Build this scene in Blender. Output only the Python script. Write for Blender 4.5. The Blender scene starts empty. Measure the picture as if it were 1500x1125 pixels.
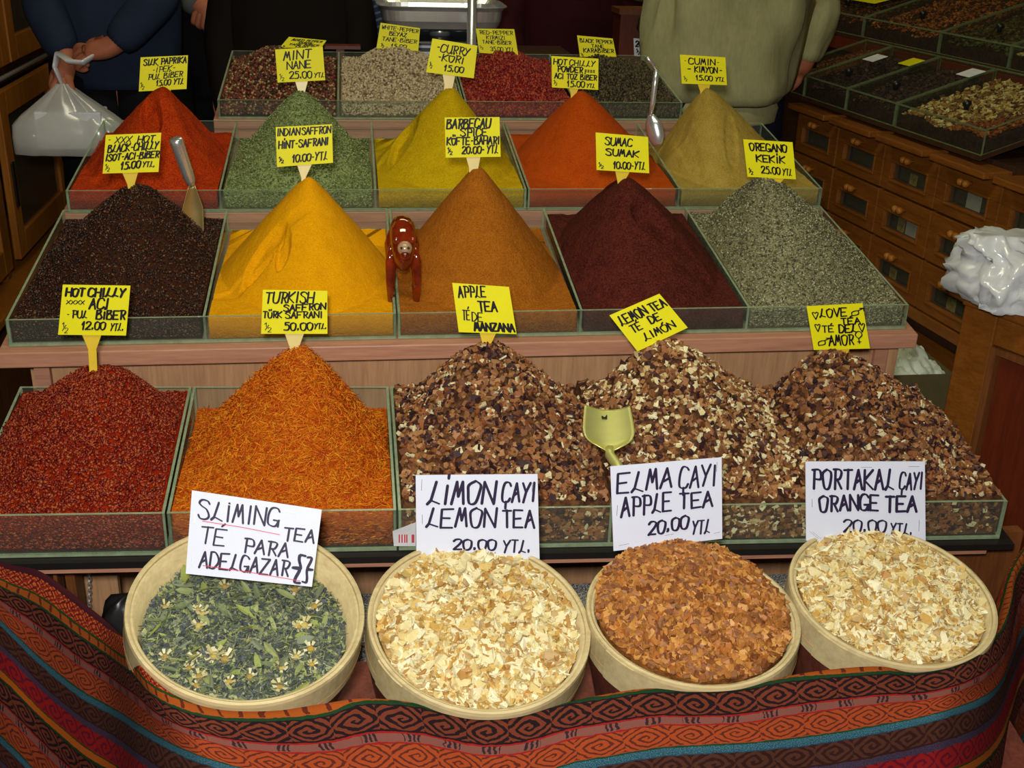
import bpy, bmesh, math, random
import numpy as np
from mathutils import Vector, Matrix, noise
C = bpy.context.scene.collection
SC = bpy.context.scene
random.seed(7)
RNG = np.random.default_rng(11)
PI = math.pi

# ------------------------------------------------------------------ camera
CAMP = np.array([0.64558683, 0.0, 1.55])
PITCH, YAW, ROLL, FPX = 0.40097428, 0.13564096, 0.02893604, 1650.0
CXP, CYP = 736.0, 552.0
_F = np.array([math.sin(YAW) * math.cos(PITCH), math.cos(YAW) * math.cos(PITCH), -math.sin(PITCH)])
_r = np.array([math.cos(YAW), -math.sin(YAW), 0.0]); _u = np.cross(_r, _F)
_R = math.cos(ROLL) * _r + math.sin(ROLL) * _u
_U = -math.sin(ROLL) * _r + math.cos(ROLL) * _u
cam = bpy.data.objects.new('camera', bpy.data.cameras.new('camera')); C.objects.link(cam)
cam.matrix_world = Matrix(((_R[0], _U[0], -_F[0], CAMP[0]), (_R[1], _U[1], -_F[1], CAMP[1]), (_R[2], _U[2], -_F[2], CAMP[2]), (0, 0, 0, 1)))
cam.data.sensor_width = 36.0; cam.data.lens = 36.0 * FPX / 1500.0
cam.data.shift_x = 14.0 / 1500.0; cam.data.shift_y = -10.5 / 1500.0
cam.data.clip_start = 0.02
SC.camera = cam

# ------------------------------------------------------------------ world, light, exposure
SC.view_settings.view_transform = 'Standard'; SC.view_settings.look = 'None'
SC.view_settings.gamma = 1.0; SC.view_settings.use_curve_mapping = False
SC.view_settings.exposure = 0.0
SC.cycles.transparent_max_bounces = 32
w = bpy.data.worlds.new('world'); SC.world = w; w.use_nodes = True
w.node_tree.nodes['Background'].inputs[0].default_value = (0.9, 0.95, 0.7, 1)
w.node_tree.nodes['Background'].inputs[1].default_value = 0.04
def area(name, loc, target, size, energy, col, sy=None):
    l = bpy.data.lights.new(name, 'AREA'); l.energy = energy; l.size = size; l.color = col
    if sy: l.shape = 'RECTANGLE'; l.size_y = sy
    o = bpy.data.objects.new(name, l); C.objects.link(o); o.location = loc
    o.rotation_euler = (Vector(target) - Vector(loc)).to_track_quat('-Z', 'Y').to_euler()
    return o
# the camera's own flash, a little above and left of the lens, and the shop's ceiling tubes
area('camera_flash', (0.60, -0.03, 1.66), (0.9, 1.6, 0.86), 0.09, 27.0, (1.0, 0.985, 0.95))
area('ceiling_tube_light', (0.7, 1.15, 2.86), (0.7, 1.2, 0), 1.4, 17.0, (1.0, 0.98, 0.66), 0.35)
area('ceiling_tube_light', (1.1, 3.4, 2.86), (1.1, 3.4, 0), 1.6, 8.0, (1.0, 0.93, 0.55), 0.35)

# ------------------------------------------------------------------ helpers
def ray(px, py): return _F + _R * (px - CXP) / FPX - _U * (py - CYP) / FPX
def at_y(px, py, Y): d = ray(px, py); return CAMP + d * ((Y - CAMP[1]) / d[1])
def at_z(px, py, Z): d = ray(px, py); return CAMP + d * ((Z - CAMP[2]) / d[2])
def at_x(px, py, X): d = ray(px, py); return CAMP + d * ((X - CAMP[0]) / d[0])
def at_pl(px, py, p0, n): d = ray(px, py); return CAMP + d * (((np.array(p0) - CAMP) @ np.array(n)) / (d @ np.array(n)))
def srgb(r, g, b):
    f = lambda c: (c / 255 / 12.92) if c <= 10 else ((c / 255 + 0.055) / 1.055) ** 2.4
    return (f(r), f(g), f(b), 1.0)

def tag(o, label=None, cat=None, group=None, kind=None):
    if label: o['label'] = label
    if cat: o['category'] = cat
    if group: o['group'] = group
    if kind: o['kind'] = kind
    return o
def thing(name, loc, label, cat, group=None):
    o = bpy.data.objects.new(name, None); C.objects.link(o); o.empty_display_size = 0.02
    o.location = Vector([float(c) for c in loc]); return tag(o, label, cat, group)
def wloc(o):
    v = Vector((0, 0, 0))
    while o is not None: v += o.location; o = o.parent
    return v

class MB:
    """collects shapes given in world coordinates, builds ONE mesh object"""
    def __init__(s): s.v = []; s.f = []; s.m = []; s.uv = None; s.n = 0
    def add(s, verts, faces, mi=0):
        b = s.n; s.v.append(np.asarray(verts, float).reshape(-1, 3)); s.n += len(s.v[-1])
        for f in faces: s.f.append([b + i for i in f]); s.m.append(mi)
        return s
    def box(s, lo, hi, mi=0, M=None):
        x0, y0, z0 = lo; x1, y1, z1 = hi
        v = np.array([(x0, y0, z0), (x1, y0, z0), (x1, y1, z0), (x0, y1, z0), (x0, y0, z1), (x1, y0, z1), (x1, y1, z1), (x0, y1, z1)], float)
        if M is not None: v = v @ np.array(M.to_3x3()).T + np.array(M.translation)
        return s.add(v, [(0, 3, 2, 1), (4, 5, 6, 7), (0, 1, 5, 4), (1, 2, 6, 5), (2, 3, 7, 6), (3, 0, 4, 7)], mi)
    def hexa(s, v8, mi=0):
        return s.add(v8, [(0, 3, 2, 1), (4, 5, 6, 7), (0, 1, 5, 4), (1, 2, 6, 5), (2, 3, 7, 6), (3, 0, 4, 7)], mi)
    def prism(s, poly, off, mi=0):
        """poly: 3D outline, extruded by the vector off"""
        p = np.asarray(poly, float); k = len(p); v = np.vstack([p, p + np.asarray(off, float)])
        fs = [tuple(range(k)), tuple(range(2 * k - 1, k - 1, -1))] + [(i, i + k, (i + 1) % k + k, (i + 1) % k) for i in range(k)]
        return s.add(v, fs, mi)
    def tube(s, pts, rad, n=10, mi=0, cap=True, sx=1.0, wr=0.0, ref=(0, 0, 1)):
        pts = [Vector([float(c) for c in p]) for p in pts]; k = len(pts)
        if not hasattr(rad, '__len__'): rad = [rad] * k
        V = []; prev = None
        for i in range(k):
            t = (pts[min(i + 1, k - 1)] - pts[max(i - 1, 0)]).normalized()
            if prev is None:
                r = Vector(ref); a = t.cross(r)
                if a.length < 1e-3: a = t.cross(Vector((1, 0, 0)))
                a.normalize()
            else: a = (prev - t * prev.dot(t)).normalized()
            b = t.cross(a); prev = a
            ra = rad[i]; rx, ry = ra if hasattr(ra, '__len__') else (ra * sx, ra)
            for j in range(n):
                an = 2 * PI * j / n
                d = a * math.cos(an) * rx + b * math.sin(an) * ry
                p = pts[i] + d
                if wr: p += d.normalized() * wr * noise.noise(p * 14.0) + d.normalized() * wr * .5 * noise.noise(p * 31.0)
                V.append(p)
        F = [(i * n + j, i * n + (j + 1) % n, (i + 1) * n + (j + 1) % n, (i + 1) * n + j) for i in range(k - 1) for j in range(n)]
        if cap: F += [tuple(range(n - 1, -1, -1)), tuple(range((k - 1) * n, k * n))]
        return s.add(V, F, mi)
    def lathe(s, prof, n=32, M=None, mi=0, close=False):
        k = len(prof); V = []
        for r, z in prof:
            for j in range(n):
                a = 2 * PI * j / n; V.append((r * math.cos(a), r * math.sin(a), z))
        V = np.array(V)
        if M is not None: V = V @ np.array(M.to_3x3()).T + np.array(M.translation)
        m = k if close else k - 1
        F = [(i * n + j, i * n + (j + 1) % n, ((i + 1) % k) * n + (j + 1) % n, ((i + 1) % k) * n + j) for i in range(m) for j in range(n)]
        if not close:
            if prof[0][0] > 1e-6: F.append(tuple(range(n - 1, -1, -1)))
            if prof[-1][0] > 1e-6: F.append(tuple(range((k - 1) * n, k * n)))
        return s.add(V, F, mi)
    def ball(s, c, r, n=10, mi=0, M=None):
        k = n // 2 + 1; pr = [(max(math.sin(PI * i / (k)), 1e-4), -math.cos(PI * i / k)) for i in range(k + 1)]
        rr = r if hasattr(r, '__len__') else (r, r, r)
        T = Matrix.Translation(Vector([float(x) for x in c])) @ (M if M is not None else Matrix()) @ Matrix.Diagonal((*rr, 1))
        return s.lathe(pr, n, T, mi)
    def grid(s, P, mi=0, closed=False, flip=False):
        P = np.asarray(P, float); a, b = P.shape[:2]
        F = []
        for i in range(a - 1):
            for j in range(b if closed else b - 1):
                q = (i * b + j, i * b + (j + 1) % b, (i + 1) * b + (j + 1) % b, (i + 1) * b + j)
                F.append(q[::-1] if flip else q)
        return s.add(P.reshape(-1, 3), F, mi)
    def build(s, name, mats, parent=None, smooth=False, bevel=0.0, sub=0, solid=0.0):
        V = np.vstack(s.v)
        if parent is not None: org = np.array(wloc(parent))
        else: org = np.array([(V[:, 0].min() + V[:, 0].max()) / 2, (V[:, 1].min() + V[:, 1].max()) / 2, V[:, 2].min()])
        me = bpy.data.meshes.new(name)
        nf = len(s.f); ls = np.array([len(f) for f in s.f], np.int32)
        me.vertices.add(len(V)); me.vertices.foreach_set('co', (V - org).ravel())
        flat = np.fromiter((i for f in s.f for i in f), np.int32)
        me.loops.add(len(flat)); me.loops.foreach_set('vertex_index', flat)
        me.polygons.add(nf); st = np.zeros(nf, np.int32); st[1:] = np.cumsum(ls)[:-1]
        me.polygons.foreach_set('loop_start', st)
        me.polygons.foreach_set('material_index', np.array(s.m, np.int32))
        me.polygons.foreach_set('use_smooth', np.full(nf, bool(smooth)))
        me.update(calc_edges=True)
        if s.uv is not None:
            ul = me.uv_layers.new(name='UVMap'); U = np.asarray(s.uv, float)[flat]; ul.data.foreach_set('uv', U.ravel())
        for m in (mats if isinstance(mats, (list, tuple)) else [mats]): me.materials.append(m)
        o = bpy.data.objects.new(name, me); C.objects.link(o)
        if parent is not None: o.parent = parent
        else: o.location = Vector(org)
        if solid: md = o.modifiers.new('solid', 'SOLIDIFY'); md.thickness = solid; md.offset = 0
        if bevel: md = o.modifiers.new('bevel', 'BEVEL'); md.width = bevel; md.segments = 2; md.limit_method = 'ANGLE'
        if sub: md = o.modifiers.new('sub', 'SUBSURF'); md.levels = sub; md.render_levels = sub
        return o

# ------------------------------------------------------------------ materials
class NT:
    def __init__(s, name):
        s.mat = bpy.data.materials.new(name); s.mat.use_nodes = True; s.t = s.mat.node_tree; s.N = s.t.nodes; s.L = s.t.links
        s.bsdf = s.N['Principled BSDF']; s.out = s.N['Material Output']
    def n(s, typ, **kw):
        nd = s.N.new('ShaderNode' + typ)
        for k, v in kw.items(): setattr(nd, k, v)
        return nd
    def set(s, sock, v):
        if isinstance(v, bpy.types.NodeSocket): s.L.new(v, sock)
        else: sock.default_value = v
    def math(s, op, a, b=0.0, c=0.0):
        nd = s.n('Math', operation=op); s.set(nd.inputs[0], a); s.set(nd.inputs[1], b); s.set(nd.inputs[2], c); return nd.outputs[0]
    def mix(s, fac, a, b, typ='MIX'):
        nd = s.n('Mix', data_type='RGBA', blend_type=typ); s.set(nd.inputs[0], fac); s.set(nd.inputs[6], a); s.set(nd.inputs[7], b); return nd.outputs[2]
    def ramp(s, fac, stops, const=False):
        nd = s.n('ValToRGB'); s.set(nd.inputs[0], fac); cr = nd.color_ramp
        if const: cr.interpolation = 'CONSTANT'
        while len(cr.elements) < len(stops): cr.elements.new(0.5)
        for e, (p, c) in zip(cr.elements, stops): e.position = p; e.color = c
        return nd.outputs[0]
    def coord(s, scale=(1, 1, 1), kind='Object'):
        tc = s.n('TexCoord'); mp = s.n('Mapping'); s.L.new(tc.outputs[kind], mp.inputs[0]); mp.inputs['Scale'].default_value = scale; return mp.outputs[0]
    def noise(s, vec, scale, detail=4.0, rough=0.6):
        nd = s.n('TexNoise'); s.set(nd.inputs['Vector'], vec); nd.inputs['Scale'].default_value = scale; nd.inputs['Detail'].default_value = detail; nd.inputs['Roughness'].default_value = rough; return nd.outputs['Fac']
    def bump(s, h, strength, dist=0.002):
        nd = s.n('Bump'); s.set(nd.inputs['Height'], h); nd.inputs['Strength'].default_value = strength; nd.inputs['Distance'].default_value = dist
        s.L.new(nd.outputs[0], s.bsdf.inputs['Normal'])
    def base(s, col, rough=0.6, metal=0.0, spec=0.3):
        s.set(s.bsdf.inputs['Base Color'], col); s.set(s.bsdf.inputs['Roughness'], rough); s.bsdf.inputs['Metallic'].default_value = metal
        s.bsdf.inputs['Specular IOR Level'].default_value = spec; return s
def plain(name, col, rough=0.6, metal=0.0, spec=0.3, var=0.08, scale=40.0):
    t = NT(name); f = t.noise(t.coord(), scale)
    dark = tuple(c * (1 - var * 2) for c in col[:3]) + (1,)
    t.base(t.ramp(f, [(0.3, dark), (0.7, col)]), rough, metal, spec); return t.mat
def wood(name, c1, c2, axis=0, rough=0.45, sc=1.0):
    t = NT(name); s = [22 * sc] * 3; s[axis] = 1.6 * sc
    f = t.noise(t.coord(tuple(s)), 3.0, 6.0, 0.65); g = t.noise(t.coord(tuple(x * 4 for x in s)), 3.0, 2.0)
    f2 = t.math('ADD', t.math('MULTIPLY', f, 0.75), t.math('MULTIPLY', g, 0.25))
    t.base(t.ramp(f2, [(0.32, c1), (0.68, c2)]), rough, 0, 0.35); t.bump(f2, 0.12); return t.mat
def powder(name, c1, c2, scale=900.0, bump=0.5, big=0.25, fleck=None):
    t = NT(name); co = t.coord()
    f = t.noise(co, scale * .5, 2.5, 0.75); g = t.noise(co, 38.0, 4.0)
    v = t.math('ADD', t.math('MULTIPLY', f, 1 - big), t.math('MULTIPLY', g, big))
    col = t.ramp(v, [(0.38, c1), (0.60, c2)])
    if fleck:
        h = t.noise(co, scale * 0.7, 1.0); col = t.mix(t.math('GREATER_THAN', h, 0.70), col, fleck)
    t.base(col, 0.95, 0, 0.08); t.bump(t.math('ADD', f, t.math('MULTIPLY', t.noise(co, scale * .16, 3), 1.4)), min(1.0, bump * 1.3), 0.0026); return t.mat
def islands(name, cols, rough=0.7, spec=0.2, nz=0.25):
    """each separate flake takes one colour of the palette"""
    t = NT(name); g = t.n('NewGeometry'); k = len(cols)
    col = t.ramp(g.outputs['Random Per Island'], [(i / k, c) for i, c in enumerate(cols)], True)
    f = t.noise(t.coord(), 260.0, 3.0)
    col = t.mix(t.math('MULTIPLY', f, nz * 2), col, t.mix(1.0, col, (0.55, 0.5, 0.45, 1), 'MULTIPLY'))
    t.base(col, rough, 0, spec); return t.mat
def glassmat(name, tint, refl=1.0, rough=0.02, opaque=0.0, body=(0.3, 0.4, 0.33, 1)):
    t = NT(name); t.N.remove(t.bsdf)
    tr = t.n('BsdfTransparent'); tr.inputs[0].default_value = tint
    gl = t.n('BsdfGlossy'); gl.inputs['Roughness'].default_value = rough
    fr = t.n('Fresnel'); fr.inputs[0].default_value = 1.45
    mx = t.n('MixShader'); gm = t.n('NewGeometry'); t.set(mx.inputs[0], t.math('MULTIPLY', t.math('MULTIPLY', fr.outputs[0], refl), t.math('SUBTRACT', 1.0, gm.outputs['Backfacing']))); t.L.new(tr.outputs[0], mx.inputs[1]); t.L.new(gl.outputs[0], mx.inputs[2])
    o = mx.outputs[0]
    if opaque:
        df = t.n('BsdfDiffuse'); df.inputs[0].default_value = body
        f = t.math('MULTIPLY', t.math('ADD', t.noise(t.coord(), 60.0), 0.5), opaque)
        m2 = t.n('MixShader'); t.set(m2.inputs[0], f); t.L.new(o, m2.inputs[1]); t.L.new(df.outputs[0], m2.inputs[2]); o = m2.outputs[0]
    t.L.new(o, t.out.inputs[0]); return t.mat

M = {}
M['glass'] = glassmat('tray_glass', (0.955, 0.975, 0.955, 1), 0.6, 0.03, 0.035, (0.42, 0.48, 0.40, 1))
M['glass_edge'] = glassmat('tray_glass_edge', (0.45, 0.62, 0.50, 1), 1.2, 0.08, 0.6, (0.36, 0.44, 0.27, 1))
M['window'] = glassmat('window_glass', (0.80, 0.79, 0.72, 1), 1.0, 0.03, 0.05)
M['pinkwood'] = wood('shelf_edge_wood', srgb(158, 108, 84), srgb(186, 134, 106), 0)
M['palewood'] = wood('riser_wood', srgb(158, 116, 82), srgb(190, 146, 106), 2)
M['brownwood'] = wood('brown_wood', srgb(92, 52, 26), srgb(126, 74, 36), 2)
M['cabwood'] = wood('cabinet_wood', srgb(140, 82, 22), srgb(176, 108, 34), 2)
M['drawerwood'] = wood('drawer_wood', srgb(108, 60, 16), srgb(140, 82, 26), 1)
M['redwood'] = wood('red_panel_wood', srgb(84, 32, 14), srgb(106, 42, 20), 2)
M['darkwood'] = wood('dark_wood', srgb(48, 30, 18), srgb(70, 44, 26), 2)
M['black'] = plain('black_plastic', (0.012, 0.011, 0.010, 1), 0.35, 0, 0.5)
M['card'] = plain('yellow_card', srgb(232, 222, 12), 0.55, 0, 0.25, 0.03, 25)
M['white_card'] = plain('white_paper', srgb(212, 215, 230), 0.6, 0, 0.2, 0.01, 25)
M['stake'] = plain('yellow_stake_plastic', srgb(226, 190, 46), 0.4, 0, 0.45, 0.05, 30)
M['stake_pale'] = plain('pale_stake_plastic', srgb(228, 206, 130), 0.35, 0, 0.5, 0.05, 30)
M['ink'] = plain('black_marker_ink', srgb(26, 20, 30), 0.5, 0, 0.2, 0.0)
M['ink_violet'] = plain('violet_black_marker_ink', srgb(44, 34, 60), 0.5, 0, 0.2, 0.0)
M['ink_red'] = plain('red_pen_ink', srgb(205, 50, 70), 0.5, 0, 0.2, 0.0)
M['steel'] = plain('polished_steel', (0.82, 0.82, 0.80, 1), 0.26, 0.8, 0.5, 0.04)
M['brass'] = plain('brass', (0.80, 0.78, 0.28, 1), 0.42, 0.75, 0.5, 0.04)
M['steel_reflect'] = plain('steel_brass_reflection', (0.66, 0.50, 0.20, 1), 0.42, 0.75, 0.5, 0.06)  # scoop blade: brass-toned reflection on steel, put into the base colour
M['skin'] = plain('skin', srgb(176, 104, 74), 0.55, 0, 0.3, 0.04)
M['paper'] = plain('white_packet_paper', srgb(225, 225, 225), 0.7)
# ------------------------------------------------------------------ stroke lettering (marker handwriting)
GL = {
'A': "00 26 40|12 33", 'B': "00 06|~06 26 36 35 24 03|~03 24 42 41 30 00", 'C': "~45 36 16 04 01 10 30 41", 'D': "00 06|~06 26 44 42 20 00",
'E': "46 06 00 40|03 33", 'F': "00 06 46|03 33", 'G': "~45 36 16 04 01 10 30 42|22 42 40", 'H': "00 06|40 46|03 43", 'I': "20 26", 'İ': "20 25|27 28",
'J': "~36 31 20 01", 'K': "00 06|46 03 40", 'L': "26 11 00|00 11 40", 'M': "00 16 22 36 40", 'N': "00 06 40 46", 'O': "~26 05 03 10 30 43 45 26", 'Ö': "~25 05 03 10 30 43 45 25|17 18|37 38",
'P': "10 16|~06 36 45 43 13", 'R': "10 16|~06 36 45 33 13|23 40", 'S': "~45 36 16 05 14 33 41 30 10 01", 'T': "26 20|06 46", 'U': "~06 02 10 30 42 46", 'Ü': "~05 02 10 30 42 45|17 18|37 38",
'V': "06 20 46", 'W': "06 10 24 30 46", 'X': "00 46|06 40", 'Y': "06 23 46|23 10", 'Z': "06 46 00 40", 'Ş': "~45 36 16 05 14 33 41 30 10 01",
'É': "46 06 00 40|03 33|27 38", 'Ó': "~26 05 03 10 30 43 45 26|27 38", 'Ç': "~45 36 16 04 01 10 30 41|20 2a",
'0': "~26 05 02 10 30 42 45 26", '1': "04 26 20", '2': "~05 16 36 45 33 00|00 40", '3': "~05 26 45 33 23|~23 43 41 20 01", '5': "46 16 14|~14 34 42 30 00",
'.': "10 20 21 11", '-': "13 33", ':': "12 13|15 16|32 33|35 36", 'x': "00 44|04 40", '/': "00 46", ' ': "",
'♥': "~20 05 16 25 36 45 20", '♂': "~00 03 34 31 00|34 66|46 66 64", '♀': "~23 05 17 37 45 23|23 20|11 31", '{': "~46 26 25 33 03 33 21 20 40", '}': "~06 26 25 13 43 13 21 20 00",
'½': "04 26 20|x", '~': "~03 15 22 34", }
def glyph(ch):
    out = []
    for st in GL.get(ch, '').split('|'):
        if not st or st == 'x': continue
        sm = st[0] == '~'
        if sm: st = st[1:]
        P = [((-2.0 if p[0] == 'a' else float(p[0])), (-2.0 if p[1] == 'a' else float(p[1]))) for p in st.split()]
        P = [(x / 4 + random.uniform(-.03, .03), y / 6 + random.uniform(-.02, .02)) for x, y in P]
        if sm and len(P) > 2:
            Q = []
            ext = [P[0]] + P + [P[-1]]
            for i in range(1, len(ext) - 2):
                p0, p1, p2, p3 = [np.array(e) for e in ext[i - 1:i + 3]]
                for k in range(4):
                    t = k / 4; Q.append(0.5 * ((2 * p1) + (p2 - p0) * t + (2 * p0 - 5 * p1 + 4 * p2 - p3) * t * t + (3 * p1 - p0 - 3 * p2 + p3) * t ** 3))
            Q.append(np.array(P[-1])); P = Q
        out.append([np.array(p) for p in P])
    return out
class Card:
    """a card whose corners are TL, TR, BR, BL; ink goes on its face"""
    def __init__(s, TL, TR, BR, BL):
        s.c = [np.array(p, float) for p in (TL, TR, BR, BL)]
        s.w = np.linalg.norm(s.c[1] - s.c[0]); s.h = np.linalg.norm(s.c[0] - s.c[3])
        n = np.cross(s.c[1] - s.c[3], s.c[0] - s.c[3]); s.n = n / np.linalg.norm(n)
        if s.n @ (CAMP - s.c[0]) < 0: s.n = -s.n
        s.lift = 0.0006
    def at(s, u, v):  # u right, v up
        a = s.c[3] * (1 - u) + s.c[2] * u; b = s.c[0] * (1 - u) + s.c[1] * u
        return a * (1 - v) + b * v
    def stroke(s, mb, P, wd):
        """P in metres on the card"""
        P = [np.array(p, float) for p in P]
        def emit(pts):
            s.lift += 2e-7
            mb.add([s.at(p[0] / s.w, p[1] / s.h) + s.n * s.lift for p in pts], [tuple(range(len(pts)))])
        for i in range(len(P) - 1):
            d = P[i + 1] - P[i]; L = np.linalg.norm(d)
            if L < 1e-6: continue
            d /= L; nn = np.array([-d[1], d[0]]); k = wd * (0.55 + 0.42 * abs(d @ np.array([0.45, 0.89])))
            emit([P[i] - nn * k / 2, P[i + 1] - nn * k / 2, P[i + 1] + nn * k / 2, P[i] + nn * k / 2])
            for q in ((P[i], P[i + 1]) if i == 0 else (P[i + 1],)):
                emit([q + k * .5 * np.array([math.cos(a), math.sin(a)]) for a in np.arange(7) * 2 * PI / 7])
    def write(s, mb, text, u0, v0, u1, h, wd=0.05, slant=0.18, rise=0.0):
        """text between u0 and u1, base line v0, letter height h, all as fractions of the card"""
        adv = {'I': .45, 'İ': .45, '.': .4, ' ': .6, '-': .7, '1': .6, ':': .9, '/': .6, '♂': 1.3}
        W = [adv.get(c, 1.0) for c in text]; tot = sum(W) + .28 * (len(W) - 1)
        cw = (u1 - u0) * s.w / tot; x = u0 * s.w; H = h * s.h
        for c, a in zip(text, W):
            y = v0 * s.h + rise * s.h * (x / s.w - u0) / max(u1 - u0, .01) + random.uniform(-.03, .03) * H
            if c == '½':
                for st in (glyph('1'), glyph('/'), glyph('2')): pass
                for ch, ox, oy, sc in (('1', 0, .55, .45), ('/', .1, .2, .55), ('2', .5, -.05, .5)):
                    for st in glyph(ch): s.stroke(mb, [(x + (ox + p[0] * .5) * cw, y + (oy + p[1] * sc) * H) for p in st], wd * s.h * .65)
            else:
                for st in glyph(c):
                    s.stroke(mb, [(x + p[0] * a * cw + slant * p[1] * H * .5, y + p[1] * H) for p in st], wd * s.h)
            x += (a + .28) * cw
    def line(s, mb, pts, wd): s.stroke(mb, [(u * s.w, v * s.h) for u, v in pts], wd * s.h)
def card_plane(px, Y, lean):
    """corners (photo TL, TR, BR, BL) on a plane through the card's foot at depth Y leaning back by lean degrees"""
    bx = (px[2][0] + px[3][0]) / 2; by = (px[2][1] + px[3][1]) / 2
    p0 = at_y(bx, by, Y); a = math.radians(lean); n = (0, -math.cos(a), math.sin(a))
    return [at_pl(x, y, p0, n) for x, y in px], p0, n
def sign(px, Y, lines, label, stake=None, lean=8, mat='card', ink='ink', name='price_sign', stmat='stake', group=None, cat='price sign', extra=None, plug=0.05):
    cs, p0, n = card_plane(px, Y, lean); cd = Card(*cs)
    t = thing(name, (p0[0], p0[1], min(c[2] for c in cs)), label, cat, group)
    mb = MB(); mb.prism(cs, -cd.n * 0.0012); mb.build('card', M[mat], t)
    if stake:
        # (y, x0, x1) rows from the card downwards, continued down into the heap
        L = [at_pl(a, y, p0, n) - cd.n * .0013 for y, a, b in stake]; Rr = [at_pl(b, y, p0, n) - cd.n * .0013 for y, a, b in stake]
        up = (cs[0] - cs[3]) / np.linalg.norm(cs[0] - cs[3])
        L = [L[0] + up * .02] + L + [L[-1] - up * plug + (Rr[-1] - L[-1]) * .2]; Rr = [Rr[0] + up * .02] + Rr + [Rr[-1] - up * plug - (Rr[-1] - L[-2]) * .2]
        mb = MB(); mb.prism(L + Rr[::-1], -cd.n * 0.0022); mb.build('stake', M[stmat], t, bevel=.0005)
    mb = MB()
    for ln in lines: cd.write(mb, *ln)
    if mb.n: mb.build('lettering', M[ink], t)
    if extra: extra(cd, t)
    return t
# ------------------------------------------------------------------ the room
def struct(name, lo, hi, m, label, cat):
    o = MB().box(lo, hi).build(name, m); tag(o, label, cat, kind='structure'); return o
mfloor = NT('floor_stone'); mfloor.base(mfloor.ramp(mfloor.noise(mfloor.coord(), 9.0), [(0.3, srgb(70, 56, 42)), (0.7, srgb(96, 80, 60))]), 0.5)
mwall = NT('dark_plaster'); mwall.base(mwall.ramp(mwall.noise(mwall.coord(), 5.0), [(0.3, srgb(64, 44, 30)), (0.7, srgb(84, 60, 42))]), 0.8)
struct('floor', (-1.6, -1.6, -0.1), (3.4, 5.6, 0), mfloor.mat, 'brown stone floor of the spice shop', 'floor')
struct('ceiling', (-1.6, -1.6, 3.0), (3.4, 5.6, 3.1), mwall.mat, 'dark ceiling above the stall', 'ceiling')
struct('wall_left', (-1.7, -1.6, 0), (-1.6, 5.6, 3.0), mwall.mat, 'dark wall behind the left glazed cabinet', 'wall')
struct('wall_right', (3.4, -1.6, 0), (3.5, 5.6, 3.0), mwall.mat, 'dark wall behind the shelves of nuts', 'wall')
struct('wall_back', (-1.6, 5.6, 0), (3.4, 5.7, 3.0), mwall.mat, 'dark wall at the far end of the shop', 'wall')

# ------------------------------------------------------------------ tiers of the stall
CT, ST = math.cos(0.15456), math.sin(0.15456)
class Tier:
    def __init__(s, y0, z0, dep, xs, h, roll=0.0): s.y0, s.z0, s.dep, s.xs, s.h, s.roll = y0, z0 + .924, dep, xs, h, roll
    def zp(s, x, v): return s.z0 + v * ST + s.roll * (x - 0.60)
    def P(s, x, v, w=0.0): return np.array([x, s.y0 + v * CT, s.zp(x, v) + w])
T0 = Tier(1.3991, -0.1715, 0.3274, [0.106, 0.374, 0.692, 1.003, 1.310, 1.622], 0.062, -0.0277)
T1 = Tier(1.7346, 0.000, 0.4287, [0.095, 0.399, 0.706, 1.012, 1.301, 1.588], 0.040)
T2 = Tier(2.1703, 0.099, 0.3973, [0.101, 0.386, 0.682, 0.981, 1.291, 1.592], 0.038)
T3 = Tier(2.5749, 0.2029, 0.3831, [0.345, 0.610, 0.892, 1.147, 1.401], 0.037)
GT = 0.004
def tray(T, i0, i1, label, group='glass trays of the stall'):
    x0, x1 = T.xs[i0] + .0015, T.xs[i1] - .0015
    b = T.P((x0 + x1) / 2, T.dep / 2, -T.h); t = thing('glass_tray', b, label, 'glass tray', group)
    def pane(name, xa, xb, va, vb, wa, wb):
        v = [T.P(xa, va, wa), T.P(xb, va, wa), T.P(xb, vb, wa), T.P(xa, vb, wa), T.P(xa, va, wb), T.P(xb, va, wb), T.P(xb, vb, wb), T.P(xa, vb, wb)]
        mb = MB(); mb.hexa(v); sz = (xb - xa, vb - va, wb - wa); k = sz.index(min(sz))
        big = {2: (0, 1), 1: (2, 4), 0: (3, 5)}[k]; mb.m = [0 if f in big else 1 for f in range(6)]
        return mb.build(name, [M['glass'], M['glass_edge']], t)
    pane('base_pane', x0, x1, 0, T.dep, -T.h - GT, -T.h)
    pane('front_pane', x0, x1, 0, GT, -T.h, 0); pane('back_pane', x0, x1, T.dep - GT, T.dep, -T.h, 0)
    pane('side_pane', x0, x0 + GT, GT, T.dep - GT, -T.h, 0); pane('side_pane', x1 - GT, x1, GT, T.dep - GT, -T.h, 0)
    for i in range(i0 + 1, i1): pane('divider', T.xs[i] - GT / 2, T.xs[i] + GT / 2, GT, T.dep - GT, -T.h, 0)
tray(T0, 0, 1, 'glass tray of red chilli flakes at the front left')
tray(T0, 1, 2, 'glass tray holding the orange saffron threads')
tray(T0, 2, 5, 'wide glass tray of three dried fruit teas')
tray(T1, 0, 2, 'glass tray with black chilli and bright yellow powder')
tray(T1, 2, 5, 'glass tray with brown spice, dark sumac and oregano')
tray(T2, 0, 3, 'glass tray with red paprika, green mint and yellow curry')
tray(T2, 3, 5, 'glass tray with orange chilli powder and beige cumin')
tray(T3, 0, 2, 'glass tray of mixed and white peppercorns on the top tier')
tray(T3, 2, 4, 'glass tray of red and black peppercorns on the top tier')

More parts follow.
